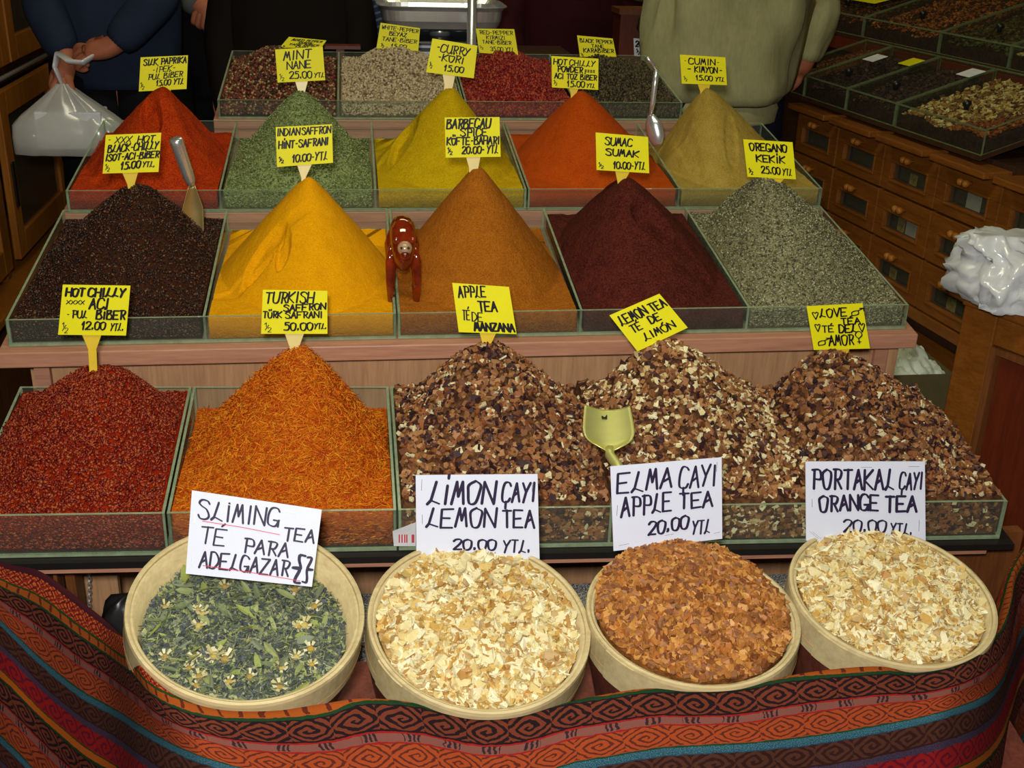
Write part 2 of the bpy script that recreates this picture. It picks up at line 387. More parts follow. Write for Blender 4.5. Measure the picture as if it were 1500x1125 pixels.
st = thing('spice_stall', (0.85, 2.1, 0), 'stepped wooden market stall carrying the glass trays of spices', 'market stall')
def tilt_board(T, x0, x1, va, vb, wa, wb, mi=None):
    return [T.P(x0, va, wa), T.P(x1, va, wa), T.P(x1, vb, wa), T.P(x0, vb, wa), T.P(x0, va, wb), T.P(x1, va, wb), T.P(x1, vb, wb), T.P(x0, vb, wb)]
G = GT + .0012
def shelf(T, x0, x1, th, mat, vb, va=-.018): MB().hexa(tilt_board(T, x0, x1, va, vb, -T.h - G - th, -T.h - G)).build('shelf_board', M[mat], st, bevel=.002)
shelf(T1, 0.082, 1.604, 0.026, 'pinkwood', T1.dep)
shelf(T2, 0.09, 1.60, 0.022, 'pinkwood', T2.dep, 0.0)
shelf(T3, 0.335, 1.41, 0.022, 'pinkwood', T3.dep, 0.0)
MB().hexa(tilt_board(T0, 0.085, 1.64, -0.012, T0.dep, -T0.h - G - .010, -T0.h - G)).build('shelf_board', M['black'], st)
MB().hexa(tilt_board(T0, 0.085, 1.60, -0.006, T0.dep, -T0.h - G - .021, -T0.h - G - .0102)).build('shelf_board', M['pinkwood'], st)
def riser(x0, x1, y, z0, z1, mat, th=.018): MB().box((x0, y, z0), (x1, y + th, z1)).build('riser_panel', M[mat], st)
zt1 = T1.zp(.8, .0) - T1.h - G - .0265
riser(0.150, 1.545, T1.y0 + .02, 0.0, zt1, 'palewood')
for x0 in (0.125, 1.5455): MB().box((x0, T1.y0 + .012, 0), (x0 + .0235, T1.y0 + .05, zt1)).build('corner_post', M['pinkwood'], st)
MB().box((1.5702, T1.y0 + .012, 0), (1.588, 2.5, zt1)).build('side_panel', M['palewood'], st)
MB().box((0.107, T1.y0 + .055, 0), (0.1245, 2.5, zt1)).build('side_panel', M['palewood'], st)
zt2 = T2.zp(.8, .0) - T2.h - G - .0225
riser(0.10, 1.59, T2.y0 + .004, T1.zp(.8, T1.dep) - T1.h - .04, zt2, 'pinkwood', .012)
zt3 = T3.zp(.8, .0) - T3.h - G - .0225
riser(0.335, 1.41, T3.y0 + .004, T2.zp(.8, T2.dep) - T2.h - .04, zt3, 'pinkwood', .012)
MB().box((0.35, T3.y0 + T3.dep * CT - .02, 0), (1.40, T3.y0 + T3.dep * CT, T3.zp(.8, T3.dep) - T3.h - .035)).build('back_panel', M['darkwood'], st)
# under the lowest tray: legs, a pale board, a cross rail
def under(name, px0, px1, Y, z0, z1, mat, th=.02):
    a = at_y(px0, 850, Y)[0]; b = at_y(px1, 850, Y)[0]; MB().box((a, Y, z0), (b, Y + th, z1)).build(name, M[mat], st)
zb = T0.zp(.2, 0) - T0.h - G - .022
under('front_board', 20, 62, 1.43, 0, zb, 'palewood', .018); under('leg', 64, 72, 1.425, 0, zb, 'darkwood', .03); under('leg', 72.5, 84, 1.445, 0, zb, 'brownwood', .03); under('leg', 96, 110, 1.46, 0, zb, 'brownwood', .04)
MB().box((0.11, 1.60, zb - .06), (1.50, 1.625, zb - .005)).build('cross_rail', M['darkwood'], st)
a = at_y(1375, 850, 1.46)[0]
MB().box((a, 1.455, 0), (1.70, 1.475, T0.zp(1.6, 0) - T0.h - G - .024)).build('front_board', M['brownwood'], st)

# ------------------------------------------------------------------ heaps
def plate(n, rng, th=.16, bend=.25, asp=.7):
    """an irregular bent chip, closed, about one unit long"""
    a = np.sort(rng.uniform(0, 2 * PI, n)); a = np.arange(n) * 2 * PI / n + rng.uniform(-.3, .3, n)
    r = rng.uniform(.34, .56, n); x = r * np.cos(a); y = r * np.sin(a) * asp
    z = bend * (x * x - .08) + rng.uniform(-.03, .03, n)
    top = np.stack([x, y, z + th / 2], -1); bot = np.stack([x * .92, y * .92, z - th / 2], -1)
    F = [tuple(range(n)), tuple(range(2 * n - 1, n - 1, -1))] + [(i, i + n, (i + 1) % n + n, (i + 1) % n)[::-1] for i in range(n)]
    return np.vstack([top, bot]), F
def flake(rng):
    v = np.array([(-.5, 0, 0), (0, -.28, .08), (.5, 0, .02), (0, .28, -.02), (0, 0, .16), (0, 0, -.12)]) * rng.uniform(.75, 1.25, (6, 3))
    return v, [(0, 1, 4), (1, 2, 4), (2, 3, 4), (3, 0, 4), (1, 0, 5), (2, 1, 5), (3, 2, 5), (0, 3, 5)]
def chunk(rng):
    v = np.array([(x, y, z) for z in (-.3, .3) for x, y in ((-.4, -.3), (.4, -.3), (.4, .3), (-.4, .3))]) * rng.uniform(.6, 1.3, (8, 3))
    return v, [(0, 3, 2, 1), (4, 5, 6, 7), (0, 1, 5, 4), (1, 2, 6, 5), (2, 3, 7, 6), (3, 0, 4, 7)]
def thread(rng, seg=3, r=.045):
    bend = rng.uniform(-.5, .5); V = []
    for i in range(seg + 1):
        t = i / seg - .5; rr = r * (1.15 - 1.2 * abs(t))
        c = np.array([t, bend * (t * t - .12), rng.uniform(-.05, .05)])
        for k in range(3): V.append(c + rr * np.array([0, math.cos(k * 2.094), math.sin(k * 2.094)]))
    F = [(i * 3 + k, i * 3 + (k + 1) % 3, (i + 1) * 3 + (k + 1) % 3, (i + 1) * 3 + k) for i in range(seg) for k in range(3)]
    return np.array(V), F + [(2, 1, 0), (seg * 3, seg * 3 + 1, seg * 3 + 2)]
def leaf(rng):
    V = []; F = []
    xs = np.linspace(-.5, .5, 6); cv = rng.uniform(-.3, .3); wd = rng.uniform(.10, .2)
    for x in xs:
        h = wd * max(.04, (1 - (2 * x) ** 2)) ** .8; z = cv * (x * x - .1)
        V += [(x, -h, z + .03), (x, 0, z), (x, h, z + .03), (x, 0, z - .02)]
    for i in range(5):
        b = i * 4
        for k in range(4): F.append((b + k, b + (k + 1) % 4, b + 4 + (k + 1) % 4, b + 4 + k)[::-1])
    return np.array(V), F
_ph = (1 + 5 ** .5) / 2
def ico(rng):
    v = np.array([(-1, _ph, 0), (1, _ph, 0), (-1, -_ph, 0), (1, -_ph, 0), (0, -1, _ph), (0, 1, _ph), (0, -1, -_ph), (0, 1, -_ph), (_ph, 0, -1), (_ph, 0, 1), (-_ph, 0, -1), (-_ph, 0, 1)]) / 1.902 * .5
    F = [(0, 11, 5), (0, 5, 1), (0, 1, 7), (0, 7, 10), (0, 10, 11), (1, 5, 9), (5, 11, 4), (11, 10, 2), (10, 7, 6), (7, 1, 8), (3, 9, 4), (3, 4, 2), (3, 2, 6), (3, 6, 8), (3, 8, 9), (4, 9, 5), (2, 4, 11), (6, 2, 10), (8, 6, 7), (9, 8, 1)]
    return v * rng.uniform(.85, 1.1, (1, 3)), F
def scatter(mb, P, Nn, size, tmpl, mi, tiltj=.6, lift=.25, kinds=12, squash=1.0, rng=RNG):
    """put flakes on points P with normals Nn"""
    T = [tmpl(rng) for _ in range(kinds)]; n = len(P)
    ang = rng.uniform(0, 2 * PI, n); sc = size * rng.uniform(.65, 1.35, n)
    jn = Nn + rng.normal(0, tiltj, (n, 3)) * np.array([1, 1, .6]); jn /= np.linalg.norm(jn, axis=1)[:, None]
    t = np.stack([np.cos(ang), np.sin(ang), np.zeros(n)], -1); t -= (t * jn).sum(1)[:, None] * jn; t /= np.linalg.norm(t, axis=1)[:, None]
    b = np.cross(jn, t); kd = rng.integers(0, kinds, n)
    for k in range(kinds):
        ix = np.where(kd == k)[0]
        if not len(ix): continue
        v, F = T[k]; v = np.asarray(v)
        W = (P[ix][:, None] + (t[ix][:, None] * v[None, :, 0:1] + b[ix][:, None] * v[None, :, 1:2] + jn[ix][:, None] * v[None, :, 2:3] * squash) * sc[ix][:, None, None] + Nn[ix][:, None] * (sc[ix] * lift)[:, None, None])
        base = mb.n; mb.v.append(W.reshape(-1, 3)); mb.n += len(ix) * len(v)
        L = len(v)
        for q in range(len(ix)):
            o = base + q * L; mb.f.extend([[o + i for i in f] for f in F])
        mb.m.extend([mi] * (len(ix) * len(F)))
def heap(T, i, name, label, cat, mat, apex, av=.5, p=2.2, edge=-.005, eb=-.0395, side=0.0, rnd=.03, power=1.0, rough=.0, flat=None, dents=(), nx=70, nv=70, x0=None, x1=None, scat=None, seed=0, noise_s=40, smooth=True, skew=0.0, xlo=None, xhi=None):
    """apex = photo point of the summit, at depth fraction av; the heap fills its bin to the glass"""
    xa = (T.xs[i] + GT + .002) if xlo is None else xlo; xb = (T.xs[i + 1] - GT - .002) if xhi is None else xhi
    va, vb = GT + (.0012 if not scat else .0030), T.dep - GT - .0012
    A = at_y(apex[0], apex[1], T.y0 + av * T.dep * CT); ax = A[0]; avv = av * T.dep; H = A[2] - T.zp(ax, avv)
    dl = []; pend = []
    def hf(x, v):
        du = np.where(x < ax, (ax - x) / (ax - xa), (x - ax) / (xb - ax)); dv = np.where(v < avv, (avv - v) / (avv - va), (v - avv) / (vb - avv))
        d = (np.abs(du) ** p + np.abs(dv) ** p) ** (1 / p)
        s1, s0 = math.sqrt(1 + rnd * rnd), rnd; g_ = np.clip((s1 - np.sqrt(d * d + rnd * rnd)) / (s1 - s0), 0, 1)
        ef = np.clip((v - va) / (vb - va), 0, 1); ed = edge + (eb - edge) * np.minimum(1, ef * 1.22) ** 1.6 + side * np.sin(np.clip(ef * 1.15, 0, 1) * PI)
        h = ed + (H - ed) * g_ ** power
        if flat: h = np.minimum(h, H - flat + .15 * (h - H + flat))
        for (cx, cv, rx, rv, dp, an) in dl:
            dx, dv_ = x - cx, v - cv; ca, sa = math.cos(an), math.sin(an); q = ((dx * ca + dv_ * sa) / rx) ** 2 + ((dv_ * ca - dx * sa) / rv) ** 2
            h = h - dp * np.clip((1.2 - q) * 1.5, 0, 1) ** .7
        return np.maximum(h, -T.h + .0006)
    def hn(x, v):
        h = hf(x, v)
        if rough:
            x = np.atleast_1d(x); v = np.atleast_1d(v)
            nz = np.array([noise.noise(Vector((float(a) * noise_s, float(b) * noise_s, seed))) + .5 * noise.noise(Vector((float(a) * noise_s * 2.3, float(b) * noise_s * 2.3, seed + 5))) for a, b in zip(np.ravel(x), np.ravel(v))]).reshape(np.shape(x))
            h = h + nz * rough
        return h
    for (px_, py_, rx, rv, dp, an) in dents:     # hollows scraped into the face
        gx_, gv_ = np.meshgrid(np.linspace(xa, xb, 90), np.linspace(va, vb, 90)); gh = hf(gx_, gv_)
        W = np.stack([gx_, T.y0 + gv_ * CT, T.z0 + gv_ * ST + T.roll * (gx_ - .6) + gh], -1) - CAMP
        dep_ = W @ _F; e2 = (CXP + FPX * (W @ _R) / dep_ - px_) ** 2 + (CYP - FPX * (W @ _U) / dep_ - py_) ** 2 + (dep_ - 1.2) * 20
        k_ = np.unravel_index(np.argmin(e2), e2.shape); pend.append((gx_[k_], gv_[k_], rx, rv, dp, an))
    dl.extend(pend)
    X, Vv = np.meshgrid(np.linspace(xa, xb, nx), np.linspace(va, vb, nv)); Hh = hn(X, Vv)
    if rough: Hh[0] = np.minimum(Hh[0], -.002); Hh[:, 0] = np.minimum(Hh[:, 0], -.002 + .02 * 0); 
    P = np.stack([X, T.y0 + Vv * CT, T.z0 + Vv * ST + T.roll * (X - .6) + Hh], -1)
    mb = MB(); mb.grid(P)
    low_ = (Hh < -T.h + .0025).ravel(); keep = [k for k, f_ in enumerate(mb.f) if not all(low_[q] for q in f_)]; mb.f = [mb.f[k] for k in keep]; mb.m = [0] * len(keep)   # bare corners of the tray
    # skirt down to the tray's floor
    ring = [(0, j) for j in range(nx)] + [(i2, nx - 1) for i2 in range(1, nv)] + [(nv - 1, j) for j in range(nx - 2, -1, -1)] + [(i2, 0) for i2 in range(nv - 2, 0, -1)]
    top = np.array([P[a, b] for a, b in ring]); bot = np.array([[q[0], q[1], T.zp(q[0], Vv[a, b]) - T.h + .0005] for q, (a, b) in zip(top, ring)])
    mb.grid(np.stack([bot, top]), closed=True); mb.f.append([nx * nv + k for k in range(len(ring))][::-1]); mb.m.append(0)
    mats = [mat]
    if scat:
        rng = np.random.default_rng(seed + 100)
        for (cnt, size, tm, smat, tj, lf, kinds) in scat:
            if smat not in mats: mats.append(smat)
            mg = size * .45
            x = rng.uniform(xa + mg, xb - mg, cnt); v = rng.uniform(va + mg, vb - mg, cnt)
            # steeper parts get more flakes
            e = .004; h0 = hf(x, v); gx = (hf(x + e, v) - hf(x - e, v)) / (2 * e); gv = (hf(x, v + e) - hf(x, v - e)) / (2 * e) + ST
            h0 = hn(x, v)
            N = np.stack([-gx, -gv, np.ones(cnt)], -1); N /= np.linalg.norm(N, axis=1)[:, None]
            Pp = np.stack([x, T.y0 + v * CT, T.z0 + v * ST + T.roll * (x - .6) + h0], -1)
            # the flakes pressed against the front pane
            fc = int(cnt * .16); fx = rng.uniform(xa + mg, xb - mg, fc); fw_ = rng.uniform(-T.h + .004, -.006, fc)
            Pf = np.stack([fx, np.full(fc, T.y0 + va * CT + size * .04), np.array([T.zp(q, va) for q in fx]) + fw_], -1)
            scatter(mb, Pf, np.tile(np.array([0, -1., 0]), (fc, 1)), size, tm, mats.index(smat), .12, .0, kinds, squash=.5, rng=rng)
            scatter(mb, Pp, N, size, tm, mats.index(smat), tj, lf, kinds, rng=rng)
    o = mb.build(name, mats, None, smooth=smooth); tag(o, label, cat, kind='stuff'); return o
chipA = lambda r: plate(int(r.integers(4, 7)), r, .16, .5, .75)
chipB = lambda r: plate(int(r.integers(5, 8)), r, .10, .9, .7)
S = srgb
M['red_powder'] = powder('silk_paprika_powder', S(138, 30, 6), S(196, 66, 14), 700, 1.0)
M['mint'] = powder('dried_mint', S(92, 108, 58), S(152, 162, 104), 500, .9)
M['mint_fl'] = islands('mint_flakes', [S(138, 150, 92), S(96, 112, 62), S(176, 186, 132), S(118, 132, 80), S(150, 162, 104), S(84, 98, 56)], .8, .15)
M['curry'] = powder('curry_powder', S(170, 136, 6), S(204, 170, 14), 800, .5)
M['chilli_orange'] = powder('orange_chilli_powder', S(158, 56, 6), S(186, 78, 12), 900, .4)
M['cumin'] = powder('ground_cumin', S(146, 118, 44), S(176, 150, 70), 900, .45)
M['blackchilli'] = powder('black_chilli_flakes', S(30, 16, 10), S(66, 36, 22), 420, 1.0)
M['blackchilli_fl'] = islands('black_chilli_flake_bits', [S(40, 20, 12), S(28, 16, 12), S(62, 34, 20), S(50, 24, 14), S(84, 44, 20), S(34, 22, 18), S(76, 28, 16), S(46, 30, 22), S(112, 76, 48)], .38, .5)
M['yellow'] = powder('turmeric_yellow_powder', S(204, 136, 2), S(228, 160, 6), 900, .35)
M['bbq'] = powder('barbecue_spice_powder', S(136, 74, 12), S(172, 102, 26), 800, .6)
M['sumac'] = powder('ground_sumac', S(54, 18, 14), S(92, 38, 28), 600, .9, .25, S(120, 60, 36))
M['oregano'] = powder('dried_oregano', S(92, 86, 60), S(150, 144, 108), 420, .8)
M['oregano_fl'] = islands('oregano_bits', [S(132, 130, 92), S(92, 90, 64), S(170, 168, 130), S(114, 110, 80), S(186, 184, 150), S(76, 72, 54), S(148, 146, 106)], .8, .15)
M['redflake'] = powder('red_chilli_flakes', S(92, 14, 6), S(152, 38, 8), 380, 1.0)
M['redflake_fl'] = islands('red_chilli_flake_bits', [S(138, 34, 8), S(104, 20, 6), S(162, 56, 10), S(146, 42, 10), S(116, 24, 8), S(156, 56, 12), S(108, 20, 6), S(168, 80, 36)], .42, .45)
M['saffron_base'] = powder('saffron_bed', S(160, 66, 6), S(198, 98, 14), 300, 1.0)
M['saffron_fl'] = islands('saffron_threads', [S(212, 106, 8), S(196, 78, 6), S(226, 134, 16), S(214, 116, 10), S(178, 56, 8), S(232, 154, 30), S(204, 94, 8), S(216, 126, 20)], .65, .2)
M['tea_base'] = powder('fruit_tea_bed', S(52, 32, 24), S(104, 68, 42), 160, 1.0)
M['tea_fl'] = islands('fruit_tea_chips', [S(148, 104, 66), S(126, 82, 48), S(54, 30, 32), S(168, 118, 74), S(110, 66, 42), S(64, 34, 34), S(150, 92, 52), S(216, 204, 160), S(136, 92, 58), S(44, 26, 30), S(172, 124, 82), S(140, 82, 46), S(76, 44, 40), S(156, 108, 60)], .6, .25)
M['tea_pale_fl'] = islands('fruit_tea_pale_chips', [S(152, 106, 66), S(134, 88, 52), S(58, 32, 32), S(216, 200, 150), S(172, 122, 76), S(152, 100, 60), S(232, 222, 180), S(116, 72, 44), S(202, 176, 120), S(146, 100, 62), S(80, 46, 40)], .6, .25)
M['pmix'] = powder('mixed_pepper_bed', S(40, 24, 18), S(80, 46, 30), 300, 1.0)
M['pmix_fl'] = islands('mixed_peppercorns', [S(120, 44, 30), S(70, 46, 30), S(150, 110, 70), S(100, 30, 24), S(56, 40, 28), S(176, 150, 100), S(132, 56, 40), S(90, 70, 44)], .5, .3)
M['pwhite'] = powder('white_pepper_bed', S(120, 104, 78), S(170, 152, 118), 300, .8)
M['pwhite_fl'] = islands('white_peppercorns', [S(196, 178, 142), S(180, 160, 124), S(206, 190, 158), S(170, 150, 116), S(190, 172, 136), S(200, 184, 150), S(110, 90, 66), S(186, 168, 130)], .6, .25)
M['pred'] = powder('red_pepper_bed', S(96, 20, 16), S(140, 36, 26), 300, 1.0)
M['pred_fl'] = islands('red_peppercorns', [S(150, 36, 30), S(120, 24, 22), S(166, 52, 36), S(136, 30, 26), S(174, 80, 44), S(112, 22, 20)], .5, .3)
M['pblack'] = powder('black_pepper_bed', S(34, 28, 18), S(66, 56, 34), 300, 1.0)
M['pblack_fl'] = islands('black_peppercorns', [S(66, 56, 36), S(48, 42, 28), S(84, 72, 44), S(56, 48, 32), S(96, 82, 52)], .55, .3)

SH = 'spice heap'
heap(T2, 0, 'spice_heap', 'red paprika powder heap at the left end of the third tier', SH, M['red_powder'], (237, 128), p=2.0, eb=-.024, rnd=.10, rough=.0022, seed=1, dents=((222, 165, .018, .042, .024, .25), (300, 195, .05, .06, .008, 0), (150, 262, .02, .02, .006, 0)), nx=110, nv=110)
heap(T2, 1, 'spice_heap', 'green dried mint heap between red paprika and yellow curry', SH, M['mint'], (440, 134), p=2.0, rnd=.12, rough=.0015, seed=2, scat=[(9000, .0055, flake, M['mint_fl'], .5, .2, 8)])
heap(T2, 2, 'spice_heap', 'yellow curry powder heap with a dug-out left side', SH, M['curry'], (660, 126), p=2.0, rnd=.05, flat=.006, rough=.0012, seed=3, dents=((592, 200, .026, .055, .026, -.3), (575, 225, .03, .04, .008, 0)), nx=110, nv=110)
heap(T2, 3, 'spice_heap', 'orange chilli powder heap below the hot chilli powder sign', SH, M['chilli_orange'], (852, 134), p=2.0, eb=-.026, rnd=.10, rough=.001, seed=4, nx=90, nv=90)
heap(T2, 4, 'spice_heap', 'beige ground cumin heap at the right end of the third tier', SH, M['cumin'], (1036, 130), p=1.75, rnd=.10, rough=.0018, seed=5, dents=((1010, 215, .012, .09, .006, .1), (1070, 205, .014, .06, .005, -.15), (985, 200, .03, .05, .01, .3)), nx=110, nv=110)
heap(T1, 0, 'spice_heap', 'black chilli flake heap on the second tier, scoop stuck in it', SH, M['blackchilli'], (200, 275), p=2.2, eb=-.016, rnd=.16, power=.95, rough=.0025, seed=6, scat=[(9000, .0062, flake, M['blackchilli_fl'], .6, .2, 10)])
heap(T1, 1, 'spice_heap', 'bright golden yellow powder heap with scraped hollows', SH, M['yellow'], (452, 260), p=1.9, rnd=.06, rough=.0012, seed=7, dents=((388, 366, .040, .019, .016, .65), (414, 366, .012, .030, .014, -.2), (376, 392, .03, .014, .009, .5), (352, 420, .05, .016, .004, .4), (430, 318, .04, .010, .003, .3)), nx=150, nv=150)
heap(T1, 2, 'spice_heap', 'brown barbecue spice heap with a flattened tip', SH, M['bbq'], (700, 243), p=1.9, rnd=.05, flat=.006, rough=.0015, seed=8, nx=110, nv=110)
heap(T1, 3, 'spice_heap', 'dark maroon sumac heap with a hollow near its top', SH, M['sumac'], (917, 262), p=2.2, eb=-.012, rnd=.12, power=.95, rough=.002, seed=9, dents=((955, 318, .036, .026, .024, -.5), (1000, 370, .05, .03, .006, -.4)), nx=110, nv=110)
heap(T1, 4, 'spice_heap', 'grey green oregano heap at the right end of the second tier', SH, M['oregano'], (1122, 264), p=2.3, eb=-.010, side=.006, rnd=.20, rough=.0015, seed=10, scat=[(13000, .0055, flake, M['oregano_fl'], .6, .2, 8)])
heap(T0, 0, 'spice_heap', 'dark red chilli flake heap at the front left corner', SH, M['redflake'], (150, 543), av=.62, p=2.2, rnd=.42, eb=-.006, side=.008, rough=.003, seed=11, scat=[(11000, .0075, flake, M['redflake_fl'], .6, .2, 10)])
heap(T0, 1, 'spice_heap', 'orange saffron thread heap below the fifty lira sign', SH, M['saffron_base'], (440, 512), av=.62, p=2.0, rnd=.14, rough=.002, eb=-.036, seed=12, scat=[(14000, .0155, thread, M['saffron_fl'], .35, .12, 16)])
tc = [(2600, .0135, chipA, M['tea_fl'], .55, .2, 16), (1800, .0075, chunk, M['tea_fl'], .8, .3, 10)]
heap(T0, 2, 'tea_heap', 'dark apple tea heap of brown fruit chips beside the saffron', 'tea heap', M['tea_base'], (715, 508), av=.62, p=2.0, rnd=.20, rough=.003, seed=13, scat=tc, smooth=False, edge=.002, eb=.006, side=.020, xhi=T0.xs[3])
heap(T0, 3, 'tea_heap', 'lighter lemon tea heap with many pale chips, middle of three', 'tea heap', M['tea_base'], (975, 502), av=.62, p=2.0, rnd=.18, rough=.003, seed=14, scat=[(2600, .013, chipA, M['tea_pale_fl'], .55, .2, 16), (1500, .0075, chunk, M['tea_pale_fl'], .8, .3, 10)], smooth=False, edge=.002, eb=.014, side=.022, xlo=T0.xs[3] + .0005, xhi=T0.xs[4])
heap(T0, 4, 'tea_heap', 'reddish brown tea heap below the love tea sign', 'tea heap', M['tea_base'], (1215, 518), av=.62, p=2.0, rnd=.20, rough=.003, seed=15, scat=tc, smooth=False, edge=.002, eb=.004, side=.012, xlo=T0.xs[4] + .0005)
pk = lambda m: [(5200, .0056, ico, m, .3, .3, 6)]
heap(T3, 0, 'pepper_heap', 'mixed red, brown and pale peppercorns at the top left', 'pepper heap', M['pmix'], (400, 72), av=.55, rnd=.3, eb=-.012, rough=.002, seed=16, scat=pk(M['pmix_fl']), nx=40, nv=40)
heap(T3, 1, 'pepper_heap', 'cream white peppercorn heap on the top tier', 'pepper heap', M['pwhite'], (578, 68), av=.55, rnd=.3, eb=-.012, rough=.002, seed=17, scat=pk(M['pwhite_fl']), nx=40, nv=40)
heap(T3, 2, 'pepper_heap', 'red peppercorn heap on the top tier', 'pepper heap', M['pred'], (735, 74), av=.55, rnd=.3, eb=-.012, rough=.002, seed=18, scat=pk(M['pred_fl']), nx=40, nv=40)
heap(T3, 3, 'pepper_heap', 'black peppercorn heap at the right of the top tier', 'pepper heap', M['pblack'], (872, 80), av=.55, rnd=.3, eb=-.012, rough=.002, seed=19, scat=pk(M['pblack_fl']), nx=40, nv=40)
# ------------------------------------------------------------------ yellow price signs
Y0, Y1, Y2, Y3 = [T.y0 + .5 * T.dep * CT for T in (T0, T1, T2, T3)]
Y0 = T0.y0 + .62 * T0.dep * CT + .004; Y1 += .004; Y2 += .004
SG = 'yellow price cards on the spice heaps'
def ysign(px, Y, lines, label, stake=None, **k): return sign(px, Y, lines, label, stake, group=SG, **k)
ysign([(206, 84), (275.3, 81), (273.2, 130.3), (203.3, 134)], Y2 + .012, [('SILK PAPRIKA', .07, .76, .97, .17, .045, .2, .03), ('-İPEK-', .26, .53, .74, .16, .03, .3, .05), ('PUL BİBER', .18, .33, .90, .15, .035, .2, .06), ('15.00 YTL', .36, .14, .93, .16, .04, .2, .02), ('½', .03, .06, .11, .2, .03)], 'yellow sign reading silk paprika, behind the red paprika tip', [(133, 228, 250), (140, 234, 244)])
ysign([(403, 72.5), (472.7, 68.3), (476.4, 117.5), (406.7, 121)], Y2, [('MINT', .16, .66, .74, .25, .05, .3, .04), ('NANE', .22, .38, .72, .22, .045, .15, .02), ('25.00', .26, .10, .72, .2, .045, .1), ('YTL', .78, .10, .98, .13, .035), ('½', .05, .06, .14, .2, .03)], 'yellow sign reading mint, on the green heap', [(119, 432, 451), (134, 436.6, 447)], stmat='stake_pale')
ysign([(633.4, 56.3), (699.4, 66.9), (694, 114.7), (624.3, 105.8)], Y2, [('-CURRY', .12, .66, .84, .22, .045, .2, -.01), ('-KÖRİ', .18, .40, .74, .2, .045, .2), ('15.00', .36, .12, .76, .17, .045, .1), ('½', .04, .14, .10, .18, .03)], 'yellow sign reading curry, tilted on the yellow curry heap', [(110, 648.5, 667), (125, 651, 664)], stmat='stake_pale')
ysign([(807.9, 82), (876.7, 86), (876.2, 131.7), (808.5, 128)], Y2, [('HOT', .04, .74, .32, .17, .045, .3), ('CHILLY', .38, .74, .92, .17, .04, .25), ('POWDER', .12, .52, .66, .17, .05, .1), ('::::', .70, .52, .92, .1, .035), ('ACI TOZ BİBER', .06, .30, .96, .16, .045, .1), ('15.00', .33, .06, .70, .18, .045, .1), ('YTL', .75, .06, .92, .12, .035), ('½', .04, .08, .11, .16, .03)], 'yellow sign reading hot chilly powder, on the orange heap', [(129.5, 833.5, 848), (136, 836, 845)])
ysign([(996, 80), (1062.5, 84), (1064.9, 124.8), (998.8, 122.4)], Y2, [('-', .08, .74, .13, .12, .03), ('CUMIN', .18, .70, .76, .2, .05, .15), ('-', .80, .74, .85, .12, .03), ('-', .12, .46, .24, .12, .05), ('KIMYON', .30, .42, .80, .2, .05, .1), ('-', .84, .46, .92, .12, .05), ('15.00', .32, .14, .68, .17, .045, .1), ('YTL', .75, .13, .94, .14, .04), ('½', .05, .10, .12, .16, .03)], 'yellow sign reading cumin, on the beige heap', [(123.7, 1022.5, 1041), (134, 1026, 1038)])
ysign([(155, 197.8), (236.2, 194.4), (232.1, 251.8), (150.3, 254.3)], Y1, [('-', .05, .83, .10, .08, .03), ('XXX', .17, .78, .46, .16, .03, .4), ('HOT', .58, .78, .88, .16, .04, .4), ('BLACK-CHILLY', .06, .55, .96, .18, .045, .2, .05), ('ISOT-ACI-BİBER', .03, .33, .98, .16, .045, .3, .05), ('15.00', .32, .10, .66, .18, .05, .2, .03), ('YTL.', .71, .14, .92, .13, .035), ('½', .04, .06, .12, .18, .03)], 'yellow sign reading XXX hot black chilly, on the black heap', [(252.8, 178.5, 202), (270, 186, 197), (279, 187.6, 196.6)])
ysign([(403.8, 186.3), (486.3, 182), (487.8, 238.4), (405.8, 244.7)], Y1, [('INDIAN', .02, .78, .42, .17, .04, .2), ('SAFFRON', .46, .78, .97, .17, .04, .2), ('HİNT-SAFRANI', .04, .46, .92, .18, .045, .2, .02), ('10.00-', .28, .10, .66, .18, .045, .2), ('YTL', .68, .10, .90, .2, .04), ('½', .04, .10, .12, .15, .04)], 'yellow sign reading indian saffron, on the golden yellow heap', [(241.8, 435, 456.5), (260, 441, 448)], stmat='stake_pale')
ysign([(651.4, 172), (731.6, 171.5), (733.4, 229.6), (652.8, 231)], Y1, [('BARBECAU', .03, .72, .82, .22, .05, .3, .03), ('SPICE', .28, .54, .76, .18, .045, .1), ('KÖFTE-BAHARI', .03, .32, .98, .18, .045, .15, .01), ('20.00-', .30, .10, .70, .17, .045, .2), ('YTL', .75, .10, .95, .19, .04), ('½', .04, .08, .12, .17, .04)], 'yellow sign reading barbecau spice, on the brown heap', [(230, 682.7, 704), (246, 687, 701)], stmat='stake_pale')
ysign([(872.5, 194), (949.3, 200.6), (951, 253.8), (873.9, 249)], Y1, [('SUMAC', .17, .70, .68, .2, .045, .3), ('SUMAK', .18, .42, .80, .17, .05, .25), ('10.00-', .32, .08, .70, .18, .045, .2), ('YTL', .72, .09, .92, .2, .04), ('½', .04, .06, .13, .15, .035)], 'yellow sign reading sumac, on the maroon heap', [(251.8, 901.8, 923), (268, 905, 914)])
ysign([(1088.7, 204), (1161, 208.3), (1166, 262.7), (1095, 259)], Y1, [('OREGANO', .11, .72, .86, .19, .05, .05), ('KEKİK', .22, .42, .80, .18, .05, .1), ('25.00', .30, .12, .68, .18, .045, .05), ('YTL', .73, .10, .92, .17, .035), ('½', .04, .08, .12, .16, .04)], 'yellow sign reading oregano, on the grey green heap', [(261, 1120, 1150), (268, 1126, 1144)])
